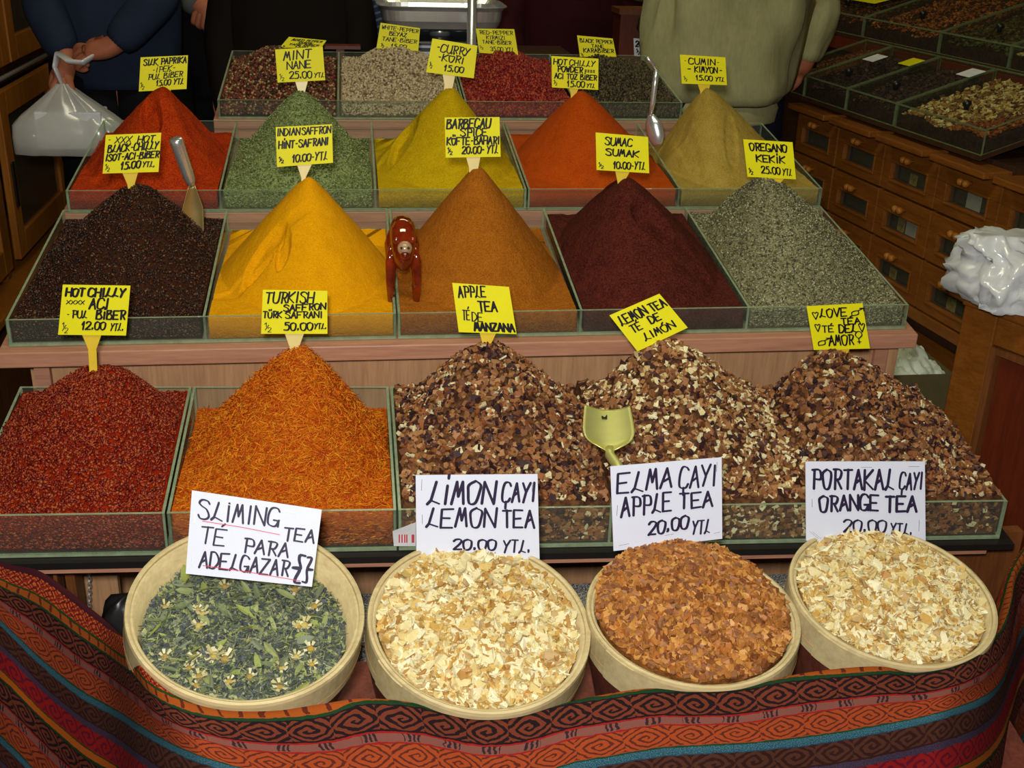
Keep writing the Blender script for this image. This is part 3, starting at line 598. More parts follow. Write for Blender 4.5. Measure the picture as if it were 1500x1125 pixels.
ysign([(92, 417), (191, 418.5), (184.5, 491.5), (85, 490.3)], Y0, [('HOT', .06, .78, .33, .15, .05, .15), ('CHILLY', .39, .78, .93, .16, .05, .1), ('xxxx', .08, .62, .34, .11, .022), ('ACI', .42, .53, .70, .2, .045, .1), ('-', .10, .38, .14, .06, .025), ('PUL', .18, .35, .40, .14, .035, .05), ('BİBER', .54, .33, .96, .17, .045, .05), ('12.00', .34, .12, .68, .15, .04, .1), ('YTL.', .76, .10, .95, .14, .03), ('½', .05, .05, .14, .2, .025)], 'yellow sign reading hot chilly aci pul biber, on the red flakes', [(491, 119.8, 148.2), (512, 128.6, 140.8), (546, 130.5, 142.3)])
ysign([(385, 424.4), (479.5, 426), (479.7, 489), (382.4, 489)], Y0, [('TURKISH', .04, .70, .78, .24, .045, .25, .03), ('SAFFRON', .33, .52, .97, .14, .045, .1, .06), ('TÜRK', .02, .37, .30, .14, .04, .05), ('SAFRANI', .36, .36, .92, .14, .04, .05, .02), ('50.00', .34, .09, .77, .17, .045, .05), ('YTL.', .80, .12, .98, .12, .035), ('½', .05, .06, .15, .2, .03)], 'yellow sign reading turkish saffron, fifty lira, on orange threads', [(489, 417, 445.3), (511, 424.5, 437.3), (521, 425, 435.7)], stmat='stake_pale')
ysign([(662.4, 414.4), (745.6, 420.3), (756.8, 489.4), (672, 486.6)], Y0, [('APPLE', .08, .72, .56, .22, .04, .1, .04), ('TEA', .40, .46, .72, .2, .045, .05), ('TÉ', .10, .26, .22, .2, .03), ('DE', .26, .24, .44, .18, .03), ('MANZANA', .28, .05, .97, .16, .05, .1)], 'yellow sign reading apple tea, on the leftmost tea heap', [(487.5, 702.4, 727.5), (508, 708, 718), (516, 709, 717)])
ysign([(892.7, 462), (966, 430.3), (1007.6, 480), (933.8, 514.8)], Y0, [('LEMON', .07, .68, .60, .22, .045, 0), ('TEA', .68, .68, .97, .2, .045, 0), ('TÉ', .15, .42, .34, .18, .04), ('DE', .52, .44, .72, .18, .045), ('LIMÓN', .24, .14, .84, .17, .04)], 'yellow sign reading lemon tea, tilted like a diamond', None, lean=14)
ysign([(1181.6, 448.7), (1263.4, 444.2), (1274.5, 510.5), (1192.2, 512.7)], Y0, [('♥', .07, .70, .17, .16, .03), ('LOVE', .20, .74, .68, .18, .04, .2), ('♂', .78, .74, .92, .16, .03), ('TÉA', .56, .56, .90, .13, .04, .1), ('♥', .08, .42, .17, .16, .03), ('TÉ', .20, .40, .40, .14, .035, .2), ('DEL', .50, .38, .80, .17, .045, .2), ('♥', .85, .38, .96, .18, .03), ('♂', .10, .10, .24, .16, .03), ('AMOR', .28, .10, .72, .22, .04, .2), ('♀', .76, .12, .88, .22, .03)], 'yellow sign with hearts reading love tea, on the right tea heap', [(512, 1226, 1245), (520, 1231, 1242)])
ysign([(423.3, 53.9), (478, 59.2), (470, 70.7), (410, 69.3)], Y3 + .03, [('MIXED PEPPER', .14, .66, .92, .2, .05, .3), ('KARIŞIK', .36, .42, .72, .16, .05, .3), ('TANE BİBER', .16, .22, .90, .16, .05, .3), ('½', .05, .04, .11, .14, .04), ('15.00', .36, .02, .66, .16, .05), ('YTL', .74, .02, .86, .12, .04)], 'yellow sign lying far back over the mixed peppercorns', [(70, 433, 447), (74, 436, 444)], lean=62)
ysign([(557.5, 33.3), (615.3, 41.3), (612.7, 74.7), (551.3, 70.7)], Y3 + .01, [('WHITE-PEPPER', .05, .78, .96, .14, .035, .2), ('BEYAZ', .26, .56, .68, .15, .04, .1), ('TANE-BİBER', .10, .32, .94, .15, .035, .2), ('15.00', .34, .06, .7, .16, .04), ('½', .1, .06, .17, .16, .04)], 'yellow sign reading white pepper, behind the cream peppercorns', [(72, 575, 591), (78, 578, 588)])
ysign([(697, 41.9), (753.2, 42.7), (759.3, 81.3), (702, 77.3)], Y3 + .01, [('RED-PEPPER', .08, .78, .94, .14, .035, .1), ('KIRMIZI', .24, .58, .72, .14, .035, .1), ('TANE-BİBER', .12, .40, .86, .13, .035, .1), ('35.00 YTL', .30, .12, .90, .16, .035, .1), ('½', .03, .16, .12, .15, .03)], 'yellow sign reading red pepper, behind the red peppercorns', [(79, 722, 738), (84, 724, 735)])
ysign([(845.3, 51.8), (897.6, 56.5), (903, 83.2), (849.6, 83.2)], Y3 + .01, [('BLACK PEPPER', .06, .70, .96, .17, .045, .1), ('TANE', .36, .46, .70, .16, .04, .1), ('KARABİBER', .12, .22, .95, .19, .05, .1), ('½', .04, .04, .10, .14, .04)], 'yellow sign reading black pepper, behind the black peppercorns', [(83, 866, 882), (88, 868, 879)])

# ------------------------------------------------------------------ bentwood buckets of tea
M['bentwood'] = wood('pale_bentwood', srgb(176, 156, 112), srgb(206, 188, 140), 0, .5, .6)
M['bucket_low'] = wood('maroon_bucket_wood', srgb(88, 44, 34), srgb(122, 66, 52), 2, .35)
M['thread_line'] = plain('rim_stitching', srgb(196, 150, 96), .7)
def basis(n):
    z = Vector(n).normalized(); x = Vector((1, 0, 0)); x = (x - z * x.dot(z)).normalized(); y = z.cross(x)
    return x, y, z
def bucket(c, ax, ay, R, height, label):
    a, b = math.radians(ax), math.radians(ay)
    n = Vector((math.sin(b), -math.sin(a) * math.cos(b), math.cos(a) * math.cos(b))); x, y, z = basis(n)
    c = Vector(c); c.z += .924
    Mx = Matrix(((x.x, y.x, z.x, c.x), (x.y, y.y, z.y, c.y), (x.z, y.z, z.z, c.z), (0, 0, 0, 1)))
    t = thing('bentwood_bucket', c - z * height, label, 'bucket', 'round bentwood buckets in the front row')
    mb = MB(); mb.lathe([(R - .006, -.046), (R - .0005, -.046), (R, -.004), (R - .001, 0), (R - .004, .001), (R - .0065, -.001)], 72, Mx, close=True); mb.build('rim_hoop', M['bentwood'], t, smooth=False)
    mb = MB(); mb.lathe([(R - .0062, -.003), (R - .0102, -.003), (R - .034, -height + .008), (R - .031, -height + .008)], 72, Mx, close=True); mb.build('inner_wall', M['bentwood'], t, smooth=True)
    mb = MB(); mb.lathe([(R - .0058, -.0465), (R - .001, -.0465), (R - .027, -height), (R - .030, -height)], 64, Mx, close=True); mb.build('lower_wall', M['bucket_low'], t, smooth=False)
    mb = MB(); mb.lathe([(R - .0305, -height + .001), (R - .0305, -height + .0075)], 64, Mx); mb.build('bucket_base', M['bucket_low'], t)
    mb = MB(); mb.lathe([(R + .0002, -.034), (R + .0006, -.033), (R + .0002, -.032)], 72, Mx, close=True); mb.build('stitching', M['thread_line'], t)
    # overlapped splice of the hoop
    mb = MB(); pts = []
    for k in range(9 if ay < 8 else 0):
        an = math.radians(205 + k * 2.4); pts.append((an, -.004))
    if not pts: return Mx, R
    P = np.array([[Mx @ Vector(((R + .0012) * math.cos(an), (R + .0012) * math.sin(an), zz)) for an, _ in pts] for zz in (-.045, -.003)]); P2 = np.array([[Mx @ Vector(((R - .0004) * math.cos(an), (R - .0004) * math.sin(an), zz)) for an, _ in pts] for zz in (-.045, -.003)])
    mb.grid(np.concatenate([P, P2[::-1], P[:1]])); mb.build('hoop_splice', M['bentwood'], t)
    return Mx, R
def fill(Mx, R, label, hedge, hc, mats, base, specs, seed, cat='tea filling', off=(0, 0), depth=.10, extra=None):
    Ri = R - .0128 + min(hedge, 0) * .16; rng = np.random.default_rng(seed); nr, na = 26, 72
    def hf(x, y):
        r = np.sqrt((x - off[0]) ** 2 + (y - off[1]) ** 2) / Ri
        return hedge + (hc - hedge) * np.clip(1 - r * r, 0, 1) + .003 * np.sin(x * 90 + seed) * np.cos(y * 80)
    mb = MB(); rr = np.linspace(0.02, 1, nr) * Ri; aa = np.arange(na) * 2 * PI / na
    X = rr[:, None] * np.cos(aa)[None]; Yy = rr[:, None] * np.sin(aa)[None]; Z = hf(X, Yy)
    loc = np.stack([X, Yy, Z], -1); low = loc[-1].copy(); low[:, :2] *= 1 - .12 * depth / .10; low[:, 2] = -depth; loc = np.concatenate([loc, low[None]])
    A = np.array(Mx.to_3x3()); tr = np.array(Mx.translation); Wd = lambda P: P @ A.T + tr
    mb.grid(Wd(loc), closed=True); mb.f.append(list(range(na))[::-1]); mb.m.append(0); mb.f.append([nr * na + k for k in range(na)]); mb.m.append(0)
    ml = [base] + mats
    for cnt, size, tm, mi, tj, lf, kinds in specs:
        r = np.sqrt(rng.uniform(0, 1, cnt)) * (Ri - size * .15); a = rng.uniform(0, 2 * PI, cnt); x = r * np.cos(a); y = r * np.sin(a); z = hf(x, y)
        gx = (hf(x + .003, y) - hf(x - .003, y)) / .006; gy = (hf(x, y + .003) - hf(x, y - .003)) / .006
        N = np.stack([-gx, -gy, np.ones(cnt)], -1); N /= np.linalg.norm(N, axis=1)[:, None]
        scatter(mb, Wd(np.stack([x, y, z], -1)), N @ A.T, size, tm, mi, tj, lf, kinds, rng=rng)
    if extra: extra(mb, hf, Wd, A, rng)
    o = mb.build('tea_filling', ml); tag(o, label, cat, kind='stuff')
    return o
b1 = bucket((0.5072, 1.1354, -0.147), 13.9, 8.3, .1379, .185, 'bucket of green herb tea, leftmost of the front row')
b2 = bucket((0.782, 1.1365, -0.1813), 14.1, 4.9, .1371, .165, 'bucket of pale chips in front of the limon sign')
b3 = bucket((1.0482, 1.1368, -0.1839), 6.3, -0.2, .1331, .165, 'bucket heaped with reddish brown chips')
b4 = bucket((1.3103, 1.1418, -0.1743), 9.6, -0.4, .1293, .165, 'bucket of pale chips at the right end of the front row')
M['pale_bed'] = powder('pale_chip_bed', S(150, 110, 60), S(206, 176, 116), 160, 1.0)
M['pale_fl'] = islands('pale_apple_chips', [S(226, 214, 168), S(214, 190, 126), S(234, 226, 190), S(198, 158, 82), S(222, 204, 146), S(208, 176, 104), S(230, 220, 178), S(180, 134, 70), S(224, 210, 160), S(190, 160, 110)], .55, .25)
M['brown_bed'] = powder('brown_chip_bed', S(90, 52, 24), S(144, 92, 44), 160, 1.0)
M['brown_fl'] = islands('brown_apple_chips', [S(176, 116, 54), S(156, 98, 46), S(192, 134, 64), S(136, 82, 42), S(164, 106, 52), S(202, 146, 76), S(172, 104, 44), S(142, 94, 58), S(122, 70, 38)], .5, .3)
M['herb_bed'] = powder('herb_bed', S(56, 62, 58), S(104, 112, 92), 220, 1.0)
M['herb_fl'] = islands('herb_bits', [S(104, 112, 92), S(78, 88, 84), S(124, 132, 96), S(62, 68, 70), S(146, 152, 112), S(100, 108, 98), S(84, 94, 80), S(146, 150, 92), S(70, 76, 80), S(164, 166, 118), S(92, 98, 104)], .7, .2)
M['herb_leaf'] = islands('herb_leaves', [S(138, 148, 94), S(116, 128, 92), S(154, 162, 108), S(124, 134, 108), S(144, 156, 84)], .6, .25)
M['petal'] = islands('chamomile_petals', [S(206, 200, 158), S(190, 182, 130), S(220, 214, 180)], .7, .2)
M['pollen'] = islands('chamomile_hearts', [S(178, 150, 70), S(166, 140, 76), S(190, 172, 100)], .8, .1)
def chamomile(mb, hf, Wd, A, rng):
    for k in range(30):
        a = rng.uniform(0, 2 * PI); r = math.sqrt(rng.uniform(.25, 1)) * .100
        if rng.uniform() < .35: a = rng.uniform(3.6, 6.4)
        x, y = r * math.cos(a), r * math.sin(a); p = np.array([[x, y, float(hf(np.array(x), np.array(y))) + .004]]); q = Wd(p)[0]
        s = rng.uniform(.0035, .0055); mb.ball(q, (s, s, s * .8), 8, 4)
        for j in range(7):
            an = j * .9 + rng.uniform(-.2, .2); d = A @ np.array([math.cos(an), math.sin(an), rng.uniform(-.5, 1.1)])
            e = A @ np.array([-math.sin(an), math.cos(an), 0]); L = s * rng.uniform(1.2, 2.4); up = A @ np.array([0, 0, .001])
            b0 = q + d * s * .7; mb.hexa([b0 - e * s * .25 - up * .3, b0 + d * L * .6 - e * s * .45 - up * .3, b0 + d * L * .6 + e * s * .45 - up * .3, b0 + e * s * .25 - up * .3, b0 - e * s * .25 + up * .3, b0 + d * L * .6 - e * s * .45 + up * .3, b0 + d * L * .6 + e * s * .45 + up * .3, b0 + e * s * .25 + up * .3], 3)
chipC = lambda r: plate(int(r.integers(6, 9)), r, .10, .7, .5)
chipD = lambda r: plate(int(r.integers(6, 9)), r, .26, .6, .8)
thinthread = lambda r: thread(r, 3, .035)
fill(*b1, 'green slimming herb tea with leaves and chamomile flowers', -.040, -.034, [M['herb_fl'], M['herb_leaf'], M['petal'], M['pollen']], M['herb_bed'],
     [(4200, .013, thinthread, 1, .5, .15, 14), (2600, .008, flake, 1, .7, .3, 12), (90, .026, leaf, 2, .5, .2, 12), (420, .012, leaf, 2, .6, .2, 10)], 21, extra=chamomile, depth=.15)
fill(*b2, 'pale lemon tea chips filling the second bucket', -.012, .007, [M['pale_fl']], M['pale_bed'], [(3300, .0120, chipA, 1, .5, .25, 18), (420, .018, chipB, 1, .45, .3, 14)], 22, off=(.0, .02))
fill(*b3, 'reddish brown apple tea chips heaped in the third bucket', .000, .030, [M['brown_fl']], M['brown_bed'], [(2700, .0125, chipD, 1, .42, .22, 18), (900, .0085, chunk, 1, .8, .3, 10)], 23, off=(0, .03))
fill(*b4, 'pale orange tea chips filling the rightmost bucket', -.008, .013, [M['pale_fl']], M['pale_bed'], [(3000, .0130, chipC, 1, .42, .25, 18), (380, .016, chipB, 1, .45, .3, 14)], 24, off=(0, .02))

# ------------------------------------------------------------------ white tea signs standing in the buckets
def staples(marks):
    def f(cd, t):
        mb = MB()
        for a, b in marks: cd.line(mb, [a, b], .007)
        mb.build('staple', M['steel'], t)
    return f
def slim_extra(cd, t):
    mb = MB(); cd.line(mb, [(.10, .65), (.40, .64), (.70, .61)], .012); cd.line(mb, [(.13, .12), (.5, .10), (.90, .06)], .012); mb.build('red_underline', M['ink_red'], t)
    staples([((.04, .62), (.035, .74)), ((.04, .10), (.035, .22)), ((.22, .90), (.30, .89)), ((.72, .92), (.80, .91)), ((.96, .42), (.955, .54))])(cd, t)
sign([(281.2, 718.2), (471.4, 746.6), (456.9, 859.6), (272, 840.3)], 1.175, [('SLIMING', .06, .68, .68, .22, 0.030, .05, .03), ('TEA', .73, .55, .97, .16, 0.030, .1, .02), ('TÉ', .09, .38, .28, .2, 0.026), ('PARA', .43, .34, .78, .17, 0.030, .1), ('ADELGAZAR', .10, .10, .80, .19, 0.031, .1), ('{', .82, .04, .90, .34, 0.044), ('}', .92, .06, .98, .32, 0.037)], 'white sign reading sliming tea, propped in the herb bucket', None, lean=26, mat='white_card', ink='ink_violet', name='tea_sign', cat='paper sign', group='white tea signs', extra=slim_extra)
sign([(608.9, 696), (787.4, 694.5), (790.4, 818.8), (610, 817.6)], 1.243, [('LİMON', .09, .66, .63, .26, 0.037, .3), ('ÇAYI', .70, .68, .97, .22, 0.033, .2), ('LEMON', .08, .38, .64, .22, 0.033, .2), ('TEA', .70, .38, .96, .2, 0.033, .05), ('20.00', .30, .11, .64, .12, 0.030, .1), ('YTL.', .70, .08, .92, .14, 0.026)], 'white sign reading limon çayı, in the second bucket', None, lean=12, mat='white_card', ink='ink_violet', name='tea_sign', cat='paper sign', group='white tea signs', extra=staples([((.045, .82), (.05, .95)), ((.05, .42), (.05, .53)), ((.95, .80), (.955, .90))]))
sign([(894, 683.2), (1057.2, 670), (1058, 789.2), (898.8, 807.2)], 1.245, [('ELMA', .05, .68, .54, .23, 0.033, .2, .02), ('ÇAYI', .61, .67, .94, .25, 0.030, .15), ('APPLE', .08, .40, .53, .22, 0.033, .1, .02), ('TEA', .61, .42, .91, .18, 0.033, .05), ('20.00', .32, .15, .68, .15, 0.033, .2, .04), ('YTL', .72, .10, .88, .16, 0.026)], 'white sign reading elma çayı, in the brown chip bucket', None, lean=12, mat='white_card', ink='ink_violet', name='tea_sign', cat='paper sign', group='white tea signs', extra=staples([((.04, .42), (.05, .54)), ((.05, .06), (.14, .07)), ((.47, .12), (.55, .13)), ((.95, .84), (.955, .95)), ((.92, .08), (.98, .09))]))
sign([(1180, 676), (1354.8, 676), (1356, 794), (1180.8, 792)], 1.247, [('PORTAKAL', .05, .66, .73, .24, 0.037, .05), ('ÇAYI', .78, .66, .97, .2, 0.030, .2), ('ORANGE', .11, .38, .60, .19, 0.037, .05, .02), ('TEA', .66, .38, .92, .19, 0.041, .05), ('20.00', .31, .12, .66, .15, 0.030, .1), ('YTL.', .70, .10, .88, .13, 0.026)], 'white sign reading portakal çayı, in the rightmost bucket', None, lean=12, mat='white_card', ink='ink_violet', name='tea_sign', cat='paper sign', group='white tea signs', extra=staples([((.05, .43), (.05, .53)), ((.46, .93), (.55, .93)), ((.86, .94), (.95, .94)), ((.94, .14), (.945, .28)), ((.03, .12), (.10, .03)), ((.05, .12), (.12, .03))]))

# ------------------------------------------------------------------ what the buckets stand on, and things under the stall
mst = NT('speckled_stone'); nn = mst.noise(mst.coord(), 420.0, 2.0); mst.base(mst.ramp(nn, [(.40, srgb(54, 52, 50)), (.5, srgb(112, 110, 104)), (.62, srgb(176, 174, 166))]), .5)
bb = thing('bucket_bench', (.9, 1.13, 0), 'low maroon bench the round buckets stand on', 'bench')
def zbench(y): return .555 + math.tan(math.radians(11)) * (y - 1.135)
def benchboard(x0, x1, ya, yb, th): return [(x0, ya, zbench(ya) - th), (x1, ya, zbench(ya) - th), (x1, yb, zbench(yb) - th), (x0, yb, zbench(yb) - th), (x0, ya, zbench(ya)), (x1, ya, zbench(ya)), (x1, yb, zbench(yb)), (x0, yb, zbench(yb))]
MB().hexa(benchboard(.355, 1.50, .985, 1.28, .02)).build('bench_top', M['bucket_low'], bb)
for x in (.37, 1.44):
    for y in (1.0, 1.24): MB().box((x, y, 0), (x + .04, y + .03, zbench(y) - .021)).build('leg', M['bucket_low'], bb)
o = MB().box((.58, 1.30, .56), (1.42, 1.42, .60)).box((.60, 1.31, 0), (1.40, 1.41, .56)).build('stone_ledge', mst.mat, bevel=.003); tag(o, 'grey speckled stone ledge seen between the buckets', 'stone ledge')
# chain hanging under the left tray
t = thing('hanging_chain', at_y(131, 900, 1.52), 'steel chain hanging below the red chilli flake tray', 'chain')
mb = MB(); pa = at_y(131, 843, 1.52); pb = at_y(131, 915, 1.52)
for k in range(16):
    c = pa + (pb - pa) * (k / 15); ax = (1, 0, 0) if k % 2 else (0, 1, 0); e = .0022
    ring = [c + np.array([math.cos(q) * e * ax[0], math.cos(q) * e * ax[1], math.sin(q) * e * 2.0]) for q in np.linspace(0, 2 * PI, 13)]
    mb.tube(ring, .0007, 5)
mb.build('chain_links', M['steel'], t); zc = zb - .005
MB().box((pa[0] - .004, 1.516, pa[2] + .004), (pa[0] + .004, 1.524, pa[2] + .030)).build('hook_plate', M['steel'], t)
o = MB().box((at_y(111, 850, 1.56)[0], 1.56, 0), (at_y(172, 850, 1.56)[0], 1.575, at_y(130, 845, 1.56)[2])).build('wooden_board', M['palewood'], None); tag(o, 'pale slatted board standing behind the hanging chain', 'board')
mb = MB(); c = at_y(172, 890, 1.40); g = []
for i in range(13):
    ph = PI * i / 12; row = []
    for j in range(22):
        an = 2 * PI * j / 22; r = .055 * math.sin(ph) ** .7 * (1 + .16 * math.sin(3 * an + i) + .1 * math.sin(7 * an))
        row.append((c[0] + .012 + r * math.cos(an), c[1] + .02 + r * .55 * math.sin(an), .60 - .10 + .11 * (-math.cos(ph)) + .01 * math.sin(5 * an)))
    g.append(row)
mb.grid(g, closed=True); o = mb.build('black_bag', M['black'], None, smooth=True); tag(o, 'crumpled black plastic bag on the ground under the stall', 'plastic bag')
# ------------------------------------------------------------------ scoops, figurine, packet
def scoop_steel():
    Y = T1.y0 + .66 * T1.dep * CT
    a = at_y(257, 203, Y - .02); b = at_y(281, 272, Y + .0); tip = at_y(283, 338, Y + .012)
    t = thing('spice_scoop', tip, 'steel scoop standing in the black chilli heap', 'scoop', 'metal scoops')
    mb = MB(); d = (b - a) / np.linalg.norm(b - a)
    mb.tube([a, a + d * .002, a + d * .01, a + (b - a) * .7, a + (b - a) * .88, b], [.0095, .0115, .0115, .0105, .009, .006], 20); mb.build('handle', M['steel'], t, smooth=True)
    mb = MB(); L = np.linalg.norm(tip - b) + .03; ax = (tip - b) / np.linalg.norm(tip - b); sx = np.array([.93, .36, 0.]); sx -= ax * (sx @ ax); sx /= np.linalg.norm(sx); nz = np.cross(sx, ax)
    if nz[1] > 0: nz = -nz
    rows = []
    for i in range(15):
        u = i / 14; wd = .0185 * min(1, .30 + 1.9 * u) * (1 if u < .7 else max(.3, 1 - ((u - .7) / .4) ** 2)); row = []
        for j in range(11):
            q = j / 5 - 1; row.append(b + ax * L * u + sx * wd * math.sin(q * 1.3) / math.sin(1.3) - nz * wd * .8 * (math.cos(q * 1.3) - .4))
        rows.append(row)
    mb.grid(rows); mb.build('scoop_blade', M['steel_reflect'], t, smooth=True, solid=.0012)
scoop_steel()
def scoop_bent():
    Y = T2.y0 + .42 * T2.dep * CT
    e0 = at_y(948, 84, Y - .012); e1 = at_y(962, 101, Y); e2 = at_y(956, 152, Y); e3 = at_y(953, 168, Y); tip = at_y(962, 205, Y - .015)
    t = thing('spice_scoop', tip, 'bright bent-handled scoop standing between orange and beige heaps', 'scoop', 'metal scoops')
    mb = MB(); mb.tube([e1, e1 + (e2 - e1) * .5, e2, e3], [.0055, .0058, .0055, .004], 14); mb.build('handle', M['steel'], t, smooth=True)
    mb = MB(); d = e1 - e0; mb.tube([e0, e0 + d * .5, e1 + d * .05], [.0028, .0042, .0055], 12, sx=1.0); mb.build('handle_end', M['steel'], t, smooth=True)
    mb = MB(); ax = tip - e3; L = np.linalg.norm(ax); ax /= L; sx = np.array([.75, -.66, 0.]); sx -= ax * (sx @ ax); sx /= np.linalg.norm(sx); nz = np.cross(sx, ax); rows = []
    for i in range(13):
        u = i / 12; wd = .019 * min(1, .35 + 2.2 * u) * (1 if u < .6 else max(.3, 1 - ((u - .6) / .55) ** 2)); row = []
        for j in range(11):
            q = j / 5 - 1; row.append(e3 + ax * (L + .012) * u + sx * wd * math.sin(q * 1.4) / math.sin(1.4) - nz * wd * .8 * (math.cos(q * 1.4) - .3))
        rows.append(row)
    mb.grid(rows); mb.build('scoop_blade', M['steel'], t, smooth=True, solid=.0012)
scoop_bent()
def scoop_brass():
    # blade lies on the tea, open side up, handle towards the viewer behind the white sign
    A = at_y(856, 606, 1.475); B = at_y(921, 601, 1.475); Cc = at_y(892, 668, 1.392); E = at_y(903, 690, 1.362)
    t = thing('spice_scoop', (Cc[0], Cc[1], min(Cc[2], E[2])), 'gold-coloured broad scoop lying between two tea heaps', 'scoop', 'metal scoops')
    sx = (B - A) / np.linalg.norm(B - A); mid = (A + B) / 2; ax = Cc - mid; L = np.linalg.norm(ax); ax /= L; sx = sx - ax * (sx @ ax); sx /= np.linalg.norm(sx); nz = np.cross(ax, sx)
    if nz @ (CAMP - mid) < 0: nz = -nz
    hw = np.linalg.norm(B - A) / 2; rows = []
    for i in range(21):
        u = i / 20; wd = hw * (1.0 + .12 * math.sin(u * 2.2)) * (1 if u < .55 else math.sqrt(max(.03, 1 - ((u - .55) / .46) ** 2))); row = []
        for j in range(17):
            q = j / 8 - 1; cup = .30 * hw * q * q + (.012 * max(0, (u - .75) / .25) ** 2)
            row.append(mid + ax * L * u + sx * wd * q + nz * (cup * (wd / hw) ** .6 + .004))
        rows.append(row)
    mb = MB(); mb.grid(rows); mb.build('scoop_blade', M['brass'], t, smooth=True, solid=.0014)
    mb = MB(); mb.tube([Cc - ax * .004 + nz * .012, Cc + ax * .01 + nz * .012, E + nz * .012, E + (E - Cc) * 1.6 + nz * .012], [.006, .007, .0075, .008], 14); mb.build('handle', M['brass'], t, smooth=True)
    # small mark printed on the blade
    c = mid + ax * L * .20 - sx * hw * .12 + nz * .0062; k = .0034
    mb = MB(); P = lambda a, b: c + sx * a * k - ax * b * k
    mb.prism([P(-1.2, -1), P(1, -1), P(1.2, .8), P(.9, 1.8), P(.4, .6), P(-.2, .1), P(-.8, .9), P(-1.4, .6)], nz * .0003); mb.build('printed_mark', M['black'], t)
scoop_brass()
def figurine():
    mt = NT('red_amber_glass'); mt.base(mt.ramp(mt.noise(mt.coord(), 30.0), [(.35, srgb(82, 20, 8)), (.7, srgb(140, 44, 14))]), .07, 0, .9); mt.bsdf.inputs['Coat Weight'].default_value = .6
    pale = plain('pale_muzzle_glaze', srgb(176, 140, 104), .12, 0, .8)
    Y = T1.y0 + .19 * T1.dep * CT; x0 = T1.xs[2]
    c = at_y(590, 366, Y)
    t = thing('animal_figurine', (c[0], c[1], c[2] - .08), 'glossy red animal figurine straddling the glass divider by the yellow heap', 'figurine')
    mb = MB(); n = 18; rows = []
    # arched body from the rump at the back over the hump down to the chest
    path = [(0, .050, .012), (0, .040, .026), (0, .022, .038), (0, .0, .036), (0, -.014, .020), (0, -.018, -.002), (0, -.014, -.022), (0, -.008, -.034)]
    mb.tube([c + np.array(p) for p in path], [.006, .015, .020, .0215, .0215, .0205, .016, .005], n); mb.build('body', mt.mat, t, smooth=True, sub=1)
    h = c + np.array([.002, -.032, .012])
    mb = MB(); mb.ball(h, (.0125, .013, .0125), 16); hd = mb.build('head', pale, t, smooth=True)
    mb = MB(); mb.ball(h + np.array([0, -.011, -.009]), (.0085, .008, .007), 12); mb.build('muzzle', mt.mat, hd, smooth=True)
    for s in (-1, 1):
        mb = MB(); mb.ball(h + np.array([s * .0135, .003, .012]), (.005, .003, .006), 10); mb.build('ear', mt.mat, hd, smooth=True)
        mb = MB(); mb.ball(h + np.array([s * .0055, -.0115, .004]), .0024, 8); mb.build('eye', M['black'], hd, smooth=True)
        mb = MB(); mb.tube([c + np.array(p) for p in ((s * .013, -.010, .012), (s * .020, -.014, -.015), (s * .0215, -.018, -.048), (s * .021, -.024, -.084))], [(.006, .010), (.0065, .011), (.0055, .009), (.004, .006)], 12); mb.build('leg', mt.mat, t, smooth=True)
        mb = MB(); mb.tube([c + np.array(p) for p in ((s * .013, .030, .022), (s * .020, .032, .0), (s * .021, .034, -.036))], [(.006, .010), (.0065, .010), (.004, .006)], 12); mb.build('leg', mt.mat, t, smooth=True)
figurine()
pc = at_y(592, 783, 1.388); t = thing('paper_packet', pc, 'small white packet with red print wedged at the tray corner', 'packet')
MB().hexa([at_y(577, 800, 1.394), at_y(609, 800, 1.394), at_y(609, 800, 1.397), at_y(577, 800, 1.397), at_y(575, 778, 1.390), at_y(609, 765, 1.390), at_y(609, 765, 1.397), at_y(575, 778, 1.397)]).build('packet_paper', M['paper'], t)
mb = MB()
for x0 in (584, 588, 592, 595, 603, 605): mb.hexa([at_y(x0, 795, 1.3915), at_y(x0 + 1.8, 795, 1.3915), at_y(x0 + 1.8, 795, 1.392), at_y(x0, 795, 1.392), at_y(x0, 783, 1.3895), at_y(x0 + 1.8, 783, 1.3895), at_y(x0 + 1.8, 783, 1.390), at_y(x0, 783, 1.390)])
mb.build('red_print', M['ink_red'], t)

